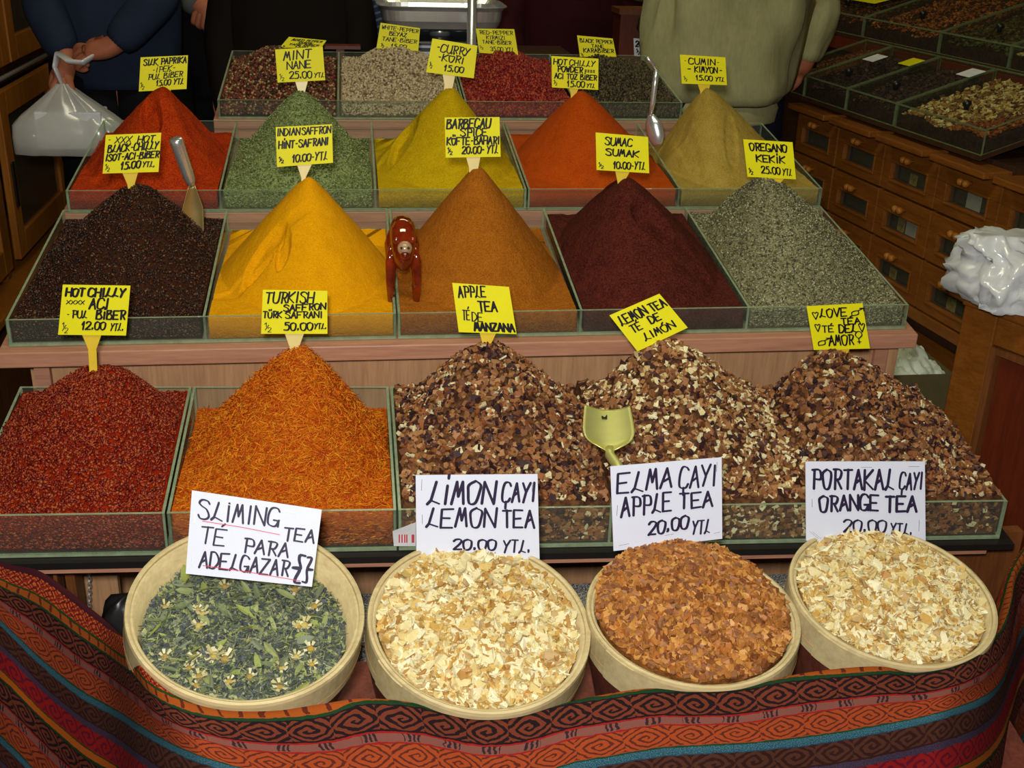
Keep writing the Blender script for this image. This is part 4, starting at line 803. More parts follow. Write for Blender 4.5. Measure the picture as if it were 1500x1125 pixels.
# ------------------------------------------------------------------ the striped woven cloth
def cloth_mat():
    t = NT('woven_cloth'); tc = t.n('UVMap'); sp = t.n('SeparateXYZ'); t.L.new(tc.outputs[0], sp.inputs[0]); u, v = sp.outputs[0], sp.outputs[1]
    v = t.math('ADD', t.math('MULTIPLY', t.math('LESS_THAN', v, .067), v), t.math('MULTIPLY', t.math('GREATER_THAN', v, .067), t.math('ADD', .067, t.math('MODULO', t.math('SUBTRACT', v, .067), .23))))
    wob = t.math('MULTIPLY', t.math('SUBTRACT', t.noise(tc.outputs[0], 90.0, 3), .5), .006); u = t.math('ADD', u, t.math('MULTIPLY', t.math('SUBTRACT', t.noise(tc.outputs[0], 40.0, 3), .5), .016)); v = t.math('ADD', v, wob)
    L = .42
    B = [(0, S(70, 26, 34)), (.012, S(150, 42, 30)), (.042, S(34, 70, 26)), (.047, S(164, 80, 28)), (.061, S(30, 62, 34)), (.067, S(34, 20, 24)), (.107, S(150, 30, 26)), (.111, S(128, 78, 68)), (.125, S(150, 30, 26)), (.129, S(160, 68, 32)), (.174, S(30, 62, 44)), (.179, S(40, 72, 92)), (.192, S(56, 28, 24)), (.227, S(72, 62, 86)), (.239, S(150, 28, 28)), (.274, S(44, 66, 24)), (.278, S(184, 92, 26)), (.292, S(34, 60, 30)), (.297, S(34, 20, 24)), (.337, S(146, 88, 70)), (.352, S(184, 78, 30))]
    base = t.ramp(t.math('DIVIDE', v, L), [(a / L, c) for a, c in B], True)
    def cell(per, off=0.0): return t.math('SUBTRACT', t.math('MODULO', t.math('ADD', u, 10.0 + off), per), per / 2)
    def spiral(cu, cv, turns, sharp):
        r = t.math('ADD', t.math('MULTIPLY', t.math('ADD', t.math('ABSOLUTE', cu), t.math('ABSOLUTE', cv)), .55), t.math('MULTIPLY', t.math('SQRT', t.math('ADD', t.math('MULTIPLY', cu, cu), t.math('MULTIPLY', cv, cv))), .4))
        th = t.math('ARCTAN2', cv, cu); return t.math('GREATER_THAN', t.math('SINE', t.math('ADD', th, t.math('MULTIPLY', r, turns))), sharp)
    def diam(cu, cv, k, sharp): return t.math('GREATER_THAN', t.math('SINE', t.math('MULTIPLY', t.math('ADD', t.math('ABSOLUTE', cu), t.math('ABSOLUTE', cv)), k)), sharp)
    def band(a, b): return t.math('MULTIPLY', t.math('GREATER_THAN', v, a), t.math('LESS_THAN', v, b))
    def over(col, a, b, mask, c): return t.mix(t.math('MULTIPLY', band(a, b), mask), col, c)
    col = base
    for (a, b, c, cc) in ((.067, .107, S(112, 52, 34), .087), (.297, .337, S(112, 52, 34), .317), (.192, .227, S(84, 48, 36), .2095)):
        cv = t.math('SUBTRACT', v, cc); cu = cell(.047, a)
        edge = t.math('LESS_THAN', t.math('ABSOLUTE', cv), (b - a) / 2 - .002)
        col = over(col, a, b, t.math('MULTIPLY', spiral(cu, t.math('MULTIPLY', cv, 1.25), 560.0, -.12), edge), c)
    for (a, b, cc) in ((.129, .174, .1515), (.352, .40, .376)):
        col = over(col, a, b, spiral(cell(.052, a), t.math('MULTIPLY', t.math('SUBTRACT', v, cc), 1.1), 620.0, .45), S(92, 38, 28))
    col = over(col, .012, .042, diam(cell(.034), t.math('SUBTRACT', v, .027), 700.0, .6), S(206, 112, 44))
    col = over(col, .012, .042, diam(cell(.034, .017), t.math('SUBTRACT', v, .022), 520.0, .75), S(90, 22, 30))
    col = over(col, .239, .274, spiral(cell(.04), t.math('SUBTRACT', v, .2565), 500.0, .45), S(104, 20, 40))
    col = over(col, .111, .125, t.math('MULTIPLY', t.math('LESS_THAN', t.math('ABSOLUTE', cell(.045)), .009), t.math('GREATER_THAN', t.math('SINE', t.math('MULTIPLY', u, 1100.0)), -.1)), S(52, 36, 40))
    col = over(col, .047, .061, t.math('LESS_THAN', t.math('ABSOLUTE', cell(.022)), .0022), S(96, 40, 26))
    col = over(col, .179, .192, t.math('GREATER_THAN', t.noise(tc.outputs[0], 700.0, 2), .52), S(70, 120, 128))
    col = over(col, .227, .239, t.math('GREATER_THAN', t.noise(tc.outputs[0], 700.0, 2), .52), S(60, 36, 50))
    wv = t.math('MULTIPLY', t.math('SINE', t.math('MULTIPLY', u, 5200.0)), t.math('SINE', t.math('MULTIPLY', v, 5200.0)))
    fz = t.noise(tc.outputs[0], 900.0, 2)
    col = t.mix(t.math('MULTIPLY', t.math('ADD', t.math('MULTIPLY', wv, .6), fz), .75), col, t.mix(1.0, col, (.45, .42, .42, 1), 'MULTIPLY'))
    t.base(col, .9, 0, .1); t.bump(t.math('ADD', wv, fz), .35, .0008); return t.mat
CL = [(-70, 775, 0, -72, 850, 1.46), (0, 822, 0, 0, 908, 1.385), (60, 838, 0, 60, 965, 1.335), (120, 882, 0, 118, 1012, 1.27), (160, 915, .004, 165, 1038, 1.21), (190, 947, .018, 205, 1062, 1.10), (215, 987, .030, 245, 1085, 1.035), (260, 1021, .043, 300, 1108, .995), (320, 1040, .050, 370, 1128, .985), (400, 1042, .052, 440, 1138, .985), (470, 1032, .050, 510, 1138, .985), (530, 1024, .060, 560, 1132, .985), (600, 1029, .062, 620, 1130, .985), (650, 1046, .068, 660, 1135, .985), (700, 1055, .070, 705, 1145, .985), (760, 1051, .070, 765, 1142, .985), (830, 1030, .065, 835, 1120, .987), (880, 1019, .061, 890, 1110, .987), (950, 1009, .061, 960, 1098, .989), (1010, 1014, .066, 1015, 1094, .989), (1080, 1011, .066, 1090, 1090, .990), (1150, 992, .060, 1160, 1084, .992), (1220, 981, .055, 1230, 1074, .995), (1290, 977, .055, 1290, 1062, .998), (1340, 986, .064, 1340, 1052, 1.0), (1400, 976, .066, 1385, 1041, 1.005), (1440, 955, .066, 1430, 1025, 1.04), (1470, 920, .066, 1462, 1000, 1.11), (1480, 880, .060, 1480, 960, 1.20), (1488, 830, .05, 1500, 915, 1.31), (1525, 775, .05, 1545, 860, 1.42)]
def cloth():
    A = np.array(CL, float); n = 240; s = np.linspace(0, len(CL) - 1, n); ii = np.arange(len(CL))
    def cat(k):   # smooth interpolation along the edge
        out = []
        for q in s:
            i = min(int(q), len(CL) - 2); f = q - i; p = [A[max(i - 1, 0), k], A[i, k], A[i + 1, k], A[min(i + 2, len(CL) - 1), k]]
            out.append(.5 * (2 * p[1] + (p[2] - p[0]) * f + (2 * p[0] - 5 * p[1] + 4 * p[2] - p[3]) * f * f + (3 * p[1] - p[0] - 3 * p[2] + p[3]) * f ** 3))
        return np.array(out)
    ex, ey, ve, bx, by, Y = [cat(k) for k in range(6)]
    E = np.array([at_y(ex[i], ey[i], Y[i]) for i in range(n)]); Bl = np.array([at_y(bx[i], by[i], Y[i] - .05) for i in range(n)])
    U = np.concatenate([[0], np.cumsum(np.linalg.norm(np.diff((E + Bl) / 2, axis=0), axis=1))])
    rows = []; uv = []
    for k, (back, dn) in enumerate(((.03, -.10), (.022, -.05), (.012, -.012))):   # turned back over the edge, behind
        rows.append(E + np.array([0, back, dn])); uv.append(np.stack([U, np.maximum(ve - (.03 - .01 * k), .0)], -1))
    for k in range(61):
        f = k / 60 * 3.2; P = E + (Bl - E) * min(f, 1.0)
        if f > 1: P = P + np.array([0, -.035, -.115]) * (f - 1) * 1.25
        V = ve + (.186 - ve) * f if f <= 1 else np.full(n, .186) + (f - 1) * .20
        bulge = np.sin(min(f, 1) * PI) * .004
        wr = np.array([.0035 * noise.noise(Vector((U[i] * 9 + f * .8, f * 2.2, 3.1))) * min(1, f * 4) for i in range(n)])
        P = P + np.stack([0 * wr, -bulge - wr - 0.004 * min(1, f * 6), .4 * wr], -1)
        rows.append(P); uv.append(np.stack([U, V], -1))
    mb = MB(); mb.grid(rows); mb.uv = np.concatenate(uv)
    o = mb.build('striped_cloth', cloth_mat(), None, smooth=True, solid=.0012); tag(o, 'woven red and orange striped cloth hanging in front of the buckets', 'cloth')
cloth()

# ------------------------------------------------------------------ right side: drawer cabinet with bins of nuts
AN = math.radians(-7); DR = np.array([math.sin(AN), math.cos(AN), 0]); NO = np.array([-math.cos(AN), math.sin(AN), 0]); P0 = np.array([2.1, 2.0, 0])
def cs(px, py): return (at_pl(px, py, P0, NO) - P0) @ DR
def CP(s, d, z): return P0 + DR * s - NO * d + np.array([0, 0, z])     # d = depth into the cabinet
def cbox(mb, s0, s1, d0, d1, z0, z1, mi=0): return mb.hexa([CP(s0, d0, z0), CP(s1, d0, z0), CP(s1, d1, z0), CP(s0, d1, z0), CP(s0, d0, z1), CP(s1, d0, z1), CP(s1, d1, z1), CP(s0, d1, z1)], mi)
sB = cs(1288.3, 274.7); CW = .237
dc = thing('drawer_cabinet', CP(sB, .2, 0), 'wooden cabinet with rows of glass-fronted drawers on the right', 'cabinet')
s_lo, s_hi = sB - 3 * CW, sB + 2 * CW; ZR = [1.005, .880, .755, .628]
mb = MB(); cbox(mb, s_lo, s_hi, .030, .255, .56, 1.035); mb.build('carcass', M['darkwood'], dc)
mb = MB(); cbox(mb, s_lo, s_hi, .06, .255, 0, .559); mb.build('plinth', M['drawerwood'], dc)
mb = MB(); cbox(mb, s_lo, s_hi, -.004, .0299, .598, .627); mb.build('bottom_rail', M['drawerwood'], dc, bevel=.003)
M['inside'] = plain('olive_drawer_inside', srgb(104, 84, 40), .8)
M['packet'] = plain('printed_packet', srgb(226, 196, 110), .6, 0, .2, .35, 90)
for c in range(-3, 2):
    s0 = sB + c * CW + .003; s1 = s0 + CW - .006
    mb = MB(); cbox(mb, s0 + .012, s1 - .012, -.046, .029, 1.008, 1.024); mb.build('pull_out_board', M['drawerwood'], dc, bevel=.003)
    for r in range(3):
        z1 = ZR[r] - .003; z0 = ZR[r + 1] + .003; fw = .040; wt = .046; wb = .030
        mb = MB()
        cbox(mb, s0, s1, 0, .02, z0, z0 + wb); cbox(mb, s0, s1, 0, .02, z1 - wt, z1); cbox(mb, s0, s0 + fw, 0, .02, z0 + wb, z1 - wt); cbox(mb, s1 - fw, s1, 0, .02, z0 + wb, z1 - wt)
        e = .006
        for a in ((s0 + fw - e, s1 - fw + e, z0 + wb - e, z0 + wb), (s0 + fw - e, s1 - fw + e, z1 - wt, z1 - wt + e), (s0 + fw - e, s0 + fw, z0 + wb, z1 - wt), (s1 - fw, s1 - fw + e, z0 + wb, z1 - wt)): cbox(mb, a[0], a[1], -.004, 0, a[2], a[3])
        dw = mb.build('drawer', M['drawerwood'], dc, bevel=.0015)
        mb = MB(); cbox(mb, s0 + fw, s1 - fw, .008, .011, z0 + wb, z1 - wt); mb.build('window_pane', M['window'], dw)
        mb = MB(); cbox(mb, s0 + fw, s1 - fw, .0265, .0285, z0 + wb, z1 - wt); mb.build('inner_board', M['inside'], dw)
        for k in (-.010, .010):
            mb = MB(); cc = CP((s0 + s1) / 2 + k, 0, z1 - wt * .55); Mk = Matrix.Translation(Vector(cc)) @ Vector(NO).to_track_quat('Z', 'Y').to_matrix().to_4x4()
            mb.lathe([(.004, 0), (.004, .008), (.008, .012), (.0095, .018), (.007, .024), (.0001, .026)], 14, Mk); mb.build('knob', M['cabwood'], dw, smooth=True)
def packet(c, r, off, wd, z0f, hf_, m, label):
    s0 = sB + c * CW + .003; zb_ = ZR[r + 1] + .034; mb = MB(); ss = s0 + CW * off
    cbox(mb, ss, ss + wd, .014, .0155, zb_, zb_ + hf_); o = mb.build('paper_packet', M[m]); tag(o, label, 'packet')
packet(-1, 0, .42, .030, 0, .028, 'packet', 'yellowish printed packet in the upper drawer second from right')
packet(-2, 0, .34, .052, 0, .044, 'paper', 'white label behind the glass of the upper right drawer')
packet(-1, 1, .50, .030, 0, .034, 'packet', 'yellowish packet behind glass in the middle row of drawers')
packet(-1, 1, .28, .045, 0, .044, 'paper', 'white card leaning behind glass beside a yellowish packet')
packet(-2, 1, .30, .055, 0, .044, 'paper', 'white label in the drawer just left of the plastic bag')
packet(-1, 2, .50, .030, 0, .028, 'packet', 'yellowish packet in the low drawer nearest the oregano')
packet(-2, 2, .42, .034, 0, .032, 'packet', 'yellowish packet in the low drawer above the tissue box')
# bins
M['bin_glass'] = glassmat('bin_glass', (.94, .95, .92, 1), .4, .05, .02, (.2, .2, .14, 1))
M['bin_edge'] = glassmat('bin_edge_glass', (.5, .56, .42, 1), 1.2, .08, .5, (.22, .26, .12, 1))
sK = (at_pl(1318, 154, P0, NO) - P0) @ DR
SL = math.tan(math.radians(17))
M['nut_fl'] = islands('mixed_nuts', [S(206, 186, 110), S(170, 130, 66), S(120, 76, 40), S(222, 206, 140), S(150, 104, 54), S(90, 56, 34), S(190, 160, 90)], .6, .25)
M['orange_fl'] = islands('orange_brown_bits', [S(150, 84, 34), S(124, 66, 28), S(168, 104, 46), S(104, 54, 26)], .6, .2)
M['dark_fl'] = islands('dark_tea_leaves', [S(52, 36, 34), S(40, 30, 30), S(70, 48, 40), S(60, 40, 42), S(90, 60, 44)], .6, .25)
M['rust_fl'] = islands('rust_coloured_bits', [S(116, 62, 24), S(96, 50, 22), S(132, 78, 34), S(84, 44, 22)], .6, .25)
M['dark_bed'] = powder('dark_bin_bed', S(38, 28, 24), S(60, 44, 34), 200, .8)
M['green_fl'] = islands('green_leaf_bits', [S(74, 76, 34), S(58, 62, 28), S(92, 92, 44), S(66, 60, 32)], .7, .2)
def nutbin(s0, s1, d0, z0, dep, fl, label, size=.012, cnt=1500, tm=chipA, lip=.055, label2='', two=None):
    b = CP((s0 + s1) / 2, d0 + dep / 2, z0); t = thing('glass_bin', b, 'glass bin with ' + label, 'glass bin', 'glass bins of nuts and teas')
    zf = lambda d: z0 + (d - d0) * SL
    def sl(mb, a, b_, da, db, wa, wb): return mb.hexa([CP(a, da, zf(da) + wa), CP(b_, da, zf(da) + wa), CP(b_, db, zf(db) + wa), CP(a, db, zf(db) + wa), CP(a, da, zf(da) + wb), CP(b_, da, zf(da) + wb), CP(b_, db, zf(db) + wb), CP(a, db, zf(db) + wb)])
    g = .005
    def pn(name, *a):
        mb = MB(); sl(mb, *a); d = (a[1] - a[0], a[3] - a[2], a[5] - a[4]); k = d.index(min(d)); big = {2: (0, 1), 1: (2, 4), 0: (3, 5)}[k]; mb.m = [0 if f in big else 1 for f in range(6)]
        return mb.build(name, [M['bin_glass'], M['bin_edge']], t)
    pn('front_pane', s0, s1, d0, d0 + g, 0, lip); pn('side_pane', s0, s0 + g, d0 + g, d0 + dep, 0, lip); pn('side_pane', s1 - g, s1, d0 + g, d0 + dep, 0, lip)
    mb = MB(); sl(mb, s0, s1, d0, d0 + dep, -.012, -.0005); mb.build('bin_floor', M['darkwood'], t)
    lid = pn('glass_lid', s0, s1, d0, d0 + dep, lip + .0005, lip + .005)
    mb = MB(); kc = CP((s0 + s1) / 2 - .03, d0 + .05, zf(d0 + .05) + lip + .006); mb.lathe([(.006, 0), (.006, .008), (.011, .014), (.009, .021), (.0001, .024)], 14, Matrix.Translation(Vector(kc))); mb.build('knob', M['black'], lid, smooth=True)
    n = 24; mb = MB(); ss = np.linspace(s0 + g + .001, s1 - g - .001, n); dd = np.linspace(d0 + g + .001, d0 + dep - .002, n)
    hh = lambda s_, d_: .030 + .006 * np.sin(s_ * 31) * np.cos(d_ * 23)
    G = np.array([[CP(a, d, zf(d) + float(hh(a, d))) for a in ss] for d in dd]); mb.grid(G, flip=True)
    ring = [(0, j) for j in range(n)] + [(i, n - 1) for i in range(1, n)] + [(n - 1, j) for j in range(n - 2, -1, -1)] + [(i, 0) for i in range(n - 2, 0, -1)]
    top = np.array([G[a, b_] for a, b_ in ring]); bot = np.array([CP(ss[b_], dd[a], zf(dd[a]) + .0005) for a, b_ in ring]); mb.grid(np.stack([top, bot]), closed=True); mb.f.append([n * n + len(ring) + k for k in range(len(ring))]); mb.m.append(0)
    rng = np.random.default_rng(int(abs(s0) * 999) + 3); x = rng.uniform(s0 + g + size / 2, s1 - g - size / 2, cnt); d = rng.uniform(d0 + g + size / 2, d0 + dep - size / 2, cnt)
    P = np.array([CP(a, q, zf(q) + float(hh(a, q))) for a, q in zip(x, d)]); N = np.tile(np.array([0, 0, 1.]) + NO * SL, (cnt, 1)); N /= np.linalg.norm(N, axis=1)[:, None]
    ml = [M['dark_bed'], fl] + ([two] if two else [])
    if two:
        near = x + (d - d0) * .55 < s0 + .16; scatter(mb, P[near], N[near], size, tm, 2, .5, .2, 10, rng=rng); scatter(mb, P[~near], N[~near], size, tm, 1, .5, .2, 10, rng=rng)
    else: scatter(mb, P, N, size, tm, 1, .5, .2, 10, rng=rng)
    o = mb.build('bin_filling', ml); tag(o, label + ', filling its bin', 'bin filling', kind='stuff')
    return zf
zb0 = 1.046; D1, D2 = -.012, .29
z2 = 1.186
nutbin(sK - .36, sK - .004, D1, zb0, .27, M['nut_fl'], 'pale mixed nuts on the right cabinet', .015, 1900, chipA, two=M['orange_fl'])
nutbin(sK, sK + .235, D1, zb0, .27, M['dark_fl'], 'dark tea leaves beside the pale nuts', .012, 1200)
nutbin(sK + .239, sK + .47, D1, zb0, .27, M['dark_fl'], 'blackish dried herbs in the third bin of the lower row', .012, 1200)
nutbin(sK + .474, sK + .62, D1, zb0, .27, M['rust_fl'], 'rust brown bits behind the olive sweater', .012, 1200)
nutbin(sK - .36, sK - .004, D2, z2, .36, M['nut_fl'], 'nuts in the nearest bin of the upper row', .014, 1500, chipA)
nutbin(sK, sK + .30, D2, z2, .36, M['green_fl'], 'greenish leaves in the upper row', .012, 1200)
nutbin(sK + .304, sK + .70, D2, z2, .36, M['orange_fl'], 'orange brown bits in the upper row', .012, 1200)
nutbin(sK + .704, sK + 1.14, D2, z2, .36, M['rust_fl'], 'brown bits under a yellow sheet in the upper row', .012, 900)
mb = MB(); mb.prism([CP(sK + .80, D2 + .09, z2 + .0625 + .09 * SL), CP(sK + 1.10, D2 + .09, z2 + .0625 + .09 * SL), CP(sK + 1.12, D2 + .33, z2 + .0625 + .33 * SL), CP(sK + .72, D2 + .33, z2 + .0625 + .33 * SL)], np.array([0, 0, .0015])); o = mb.build('yellow_sheet', M['card']); tag(o, 'yellow paper sheet lying on the farthest upper glass bin', 'paper')
mb = MB(); cbox(mb, sK - .40, sK + .64, .266, .285, 1.04, z2 - .014); sh = thing('bin_shelf', CP(sK, .4, 1.04), 'reddish wooden step shelf between the two rows of bins', 'shelf'); mb.build('step_board', M['redwood'], sh)
mb = MB(); cbox(mb, sK - .40, sK + 1.16, .2852, .72, z2 - .05, z2 - .013); mb.build('shelf_board', M['redwood'], sh)
mb = MB(); cbox(mb, sK - .40, sK + 1.16, .3005, .72, 0, z2 - .051); mb.build('back_support', M['darkwood'], sh)
mb = MB(); cbox(mb, sK - .40, sK + 1.16, .7205, .75, 0, 1.9); mb.build('back_panel', M['brownwood'], sh)
def bintag(px, py, m, label, w=.055, h=.03):
    P = at_pl(px - 18, py, CP(sK, .235, zb0 + .247 * SL + .063), NO * .31 + np.array([0, 0, 1.])); P = P + np.array([0, 0, .002])
    up = np.array([0, 0, .306]) - NO; up /= np.linalg.norm(up); mb = MB(); mb.prism([P, P - DR * w, P - DR * w + up * h * 1.6, P + up * h * 1.6], np.array([0, 0, .001])); o = mb.build('price_tag', M[m]); tag(o, label, 'price tag', 'price tags on the glass bins')
bintag(1281, 88, 'paper', 'white price tag on the third bin of the lower row'); bintag(1333, 94, 'card', 'yellow price tag on the dark tea leaf bin'); bintag(1418, 110, 'paper', 'pale price tag on the mixed nut bin')
# ------------------------------------------------------------------ right counter, bag, tissue box
K = np.array([1.80, 1.92, .878]); tv = np.array([math.sin(math.radians(23)), -math.cos(math.radians(23)), 0]); wv_ = np.array([math.cos(math.radians(23)), math.sin(math.radians(23)), 0])
def KP(a, b, z): return np.array([K[0], K[1], 0]) + tv * a + wv_ * b + np.array([0, 0, z])
def kbox(mb, a0, a1, b0, b1, z0, z1): return mb.hexa([KP(a0, b0, z0), KP(a1, b0, z0), KP(a1, b1, z0), KP(a0, b1, z0), KP(a0, b0, z1), KP(a1, b0, z1), KP(a1, b1, z1), KP(a0, b1, z1)])
ct = thing('shop_counter', KP(.4, .12, 0), 'reddish wooden counter at the right edge, plastic bag on top', 'counter')
mb = MB(); kbox(mb, .012, .80, .012, .235, 0, .855); mb.build('counter_body', M['redwood'], ct)
mb = MB(); kbox(mb, -.004, .82, -.004, .24, .8555, .878); mb.build('counter_top', M['drawerwood'], ct, bevel=.004)
mb = MB(); kbox(mb, 0, .075, 0, .0115, 0, .855); mb.build('corner_post', M['drawerwood'], ct, bevel=.003)
mb = MB(); kbox(mb, .0755, .80, 0, .0115, .80, .855); mb.build('top_rail', M['drawerwood'], ct, bevel=.003)
mb = MB(); kbox(mb, .078, .092, -.006, .0115, .0, .798); kbox(mb, .0925, .80, -.006, .0115, .786, .798); mb.build('panel_moulding', M['brownwood'], ct)
def plastic(name, col, tr=.35):
    t = NT(name); t.N.remove(t.bsdf); a = t.n('BsdfTransparent'); a.inputs[0].default_value = (.95, .95, .95, 1); b = t.n('BsdfDiffuse'); b.inputs[0].default_value = col; c = t.n('BsdfTranslucent'); c.inputs[0].default_value = col; g = t.n('BsdfGlossy'); g.inputs['Roughness'].default_value = .18; g.inputs[0].default_value = (.8, .8, .8, 1)
    m1 = t.n('MixShader'); m1.inputs[0].default_value = .3; t.L.new(b.outputs[0], m1.inputs[1]); t.L.new(c.outputs[0], m1.inputs[2])
    f = t.math('MULTIPLY', t.math('ADD', t.noise(t.coord(), 16.0), .5), tr); m2 = t.n('MixShader'); t.set(m2.inputs[0], f); t.L.new(m1.outputs[0], m2.inputs[1]); t.L.new(a.outputs[0], m2.inputs[2])
    m3 = t.n('MixShader'); m3.inputs[0].default_value = .08; t.L.new(m2.outputs[0], m3.inputs[1]); t.L.new(g.outputs[0], m3.inputs[2]); t.L.new(m3.outputs[0], t.out.inputs[0]); return t.mat
M['plastic'] = plastic('white_plastic_film', srgb(238, 236, 228), .30); M['plastic2'] = plastic('white_plastic_bag', srgb(246, 247, 248), .10)
def blob(name, rings, mat, label, cat, wr=.01, n=30, seed=0, sub=1):
    """rings: (centre, rx, ry, sq) from the bottom up"""
    g = []; rs = []
    for i in range(19):
        q = i / 18 * (len(rings) - 1); k = min(int(q), len(rings) - 2); f = q - k; A_, B_ = rings[k], rings[k + 1]
        rs.append((tuple(A_[0][m] * (1 - f) + B_[0][m] * f for m in range(3)), A_[1] * (1 - f) + B_[1] * f, A_[2] * (1 - f) + B_[2] * f, A_[3] * (1 - f) + B_[3] * f))
    n = 64
    for i, (c, rx, ry, sq) in enumerate(rs):
        i = i * .3; row = []
        for j in range(n):
            a = 2 * PI * j / n; ca, sa = math.cos(a), math.sin(a); e = 2 / sq
            p = np.array([c[0] + rx * math.copysign(abs(ca) ** e, ca), c[1] + ry * math.copysign(abs(sa) ** e, sa), c[2]])
            q = .6 - 1.8 * abs(noise.noise(Vector((2.4 * ca + seed, 2.4 * sa, i * .5)))) + 1.6 * (.3 - abs(noise.noise(Vector((5 * ca, 5 * sa + seed, i * .9 + ca)))))  + .6 * (.3 - abs(noise.noise(Vector((11 * ca, 11 * sa + seed, i * 1.4)))))
            p[:2] += wr * q * np.array([ca, sa]); p[2] += wr * .5 * noise.noise(Vector((4 * ca, 4 * sa, i + seed))) * (0 < i)
            row.append(p)
        g.append(row)
    mb = MB(); mb.grid(g, closed=True); mb.f.append(list(range(n))[::-1]); mb.m.append(0); m = (len(g) - 1) * n; mb.f.append([m + k for k in range(n)]); mb.m.append(0)
    o = mb.build(name, mat, None, smooth=True, sub=sub)
    if label: tag(o, label, cat)
    return o
bc = at_z(1466, 436, .88)
blob('plastic_bag', [((bc[0], bc[1], .8798), .070, .085, 3), ((bc[0], bc[1], .90), .082, .10, 3), ((bc[0], bc[1], .935), .080, .10, 2.6), ((bc[0] + .005, bc[1], .965), .066, .085, 2.4), ((bc[0] - .008, bc[1] + .01, .985), .072, .06, 2), ((bc[0] - .015, bc[1] + .01, 1.002), .060, .03, 2)], M['plastic2'], 'crumpled white plastic bag lying on the right counter', 'plastic bag', .024, 34, 4, 0)
mb = MB(); kbox(mb, .02, .40, .0, .22, .8785, .8792); o = mb.build('paper_sheet', M['paper']); tag(o, 'white paper sheet under the plastic bag on the counter', 'paper')
tb = thing('cardboard_box', (1.85, 2.45, 0), 'cardboard box full of white tissue between stall and drawers', 'box')
M['cardboard'] = plain('cardboard', srgb(96, 84, 50), .8)
X0, X1, YA, YB, ZT = 1.865, 2.03, 2.285, 2.84, .55
for nm, lo, hi in (('box_wall', (X0, YA, .0), (X1, YA + .006, ZT)), ('box_wall', (X0, YB - .006, .0), (X1, YB, ZT)), ('box_wall', (X0, YA + .006, .0), (X0 + .006, YB - .006, ZT)), ('box_wall', (X1 - .006, YA + .006, .0), (X1, YB - .006, ZT)), ('box_floor', (X0 + .006, YA + .006, .0), (X1 - .006, YB - .006, .006))): MB().box(lo, hi).build(nm, M['cardboard'], tb)
g = [[(x, y, ZT - .012 + .022 * noise.noise(Vector((x * 22, y * 22, 1))) + .012 * noise.noise(Vector((x * 55, y * 55, 4))) + .05 * math.sin((y - YA) / (YB - YA) * PI) * math.sin((x - X0) / (X1 - X0) * PI)) for x in np.linspace(X0 + .008, X1 - .008, 40)] for y in np.linspace(YA + .008, YB - .008, 44)]
mb = MB(); mb.grid(g); o = mb.build('tissue_paper', plain('greenish_white_tissue', srgb(206, 214, 196), .55, 0, .4, .05), None, smooth=False, solid=.002); tag(o, 'crumpled white tissue paper lying in the cardboard box', 'tissue paper')
# ------------------------------------------------------------------ left: glazed cabinet
XL = -.40
gc = thing('glazed_cabinet', (XL - .2, 3.9, 0), 'brown wooden cabinet with glass doors at the left edge', 'cabinet')
MB().box((XL - .45, 2.7, 0), (XL - .03, 5.2, .40)).build('plinth', M['brownwood'], gc)
MB().box((XL - .45, 2.7, .4005), (XL + .05, 5.2, .425)).build('ledge', M['cabwood'], gc, bevel=.004)
MB().box((XL - .45, 2.7, .4255), (XL - .40, 5.2, 2.2)).build('cabinet_back', M['darkwood'], gc)
MB().box((XL - .45, 2.7, 2.2005), (XL, 5.2, 2.23)).build('cabinet_top', M['brownwood'], gc)
MB().box((XL - .399, 2.7, .985), (XL - .03, 5.2, 1.035)).build('middle_shelf', M['darkwood'], gc)
MB().tube([(XL - .012, 2.8, 1.01), (XL - .012, 5.1, 1.01)], .007, 10).build('steel_rail', M['steel'], gc, smooth=True)
def door(y0, y1, z0, z1, handle=True):
    fw = .075; mb = MB()
    mb.box((XL - .022, y0, z0), (XL, y0 + fw, z1)).box((XL - .022, y1 - fw, z0), (XL, y1, z1)).box((XL - .022, y0 + fw, z0), (XL, y1 - fw, z0 + fw)).box((XL - .022, y0 + fw, z1 - fw), (XL, y1 - fw, z1))
    d = mb.build('door', M['cabwood'], gc, bevel=.003)
    MB().box((XL - .015, y0 + fw, z0 + fw), (XL - .010, y1 - fw, z1 - fw)).build('glass_pane', M['window'], d)
    if handle: MB().box((XL + .0005, y0 + .022, z0 + .16), (XL + .006, y0 + .05, z0 + .30)).build('handle', M['black'], d, bevel=.002)
door(3.55, 4.22, .47, .98); door(4.24, 4.95, .47, .98); door(2.80, 3.46, .47, .98); door(3.74, 4.40, 1.045, 1.9, False); door(2.95, 3.72, 1.045, 1.9, False); door(4.42, 5.05, 1.045, 1.9, False)
for y in (2.75, 3.50, 5.1): MB().box((XL - .398, y - .018, .4255), (XL - .026, y + .018, .984)).build('upright', M['brownwood'], gc)

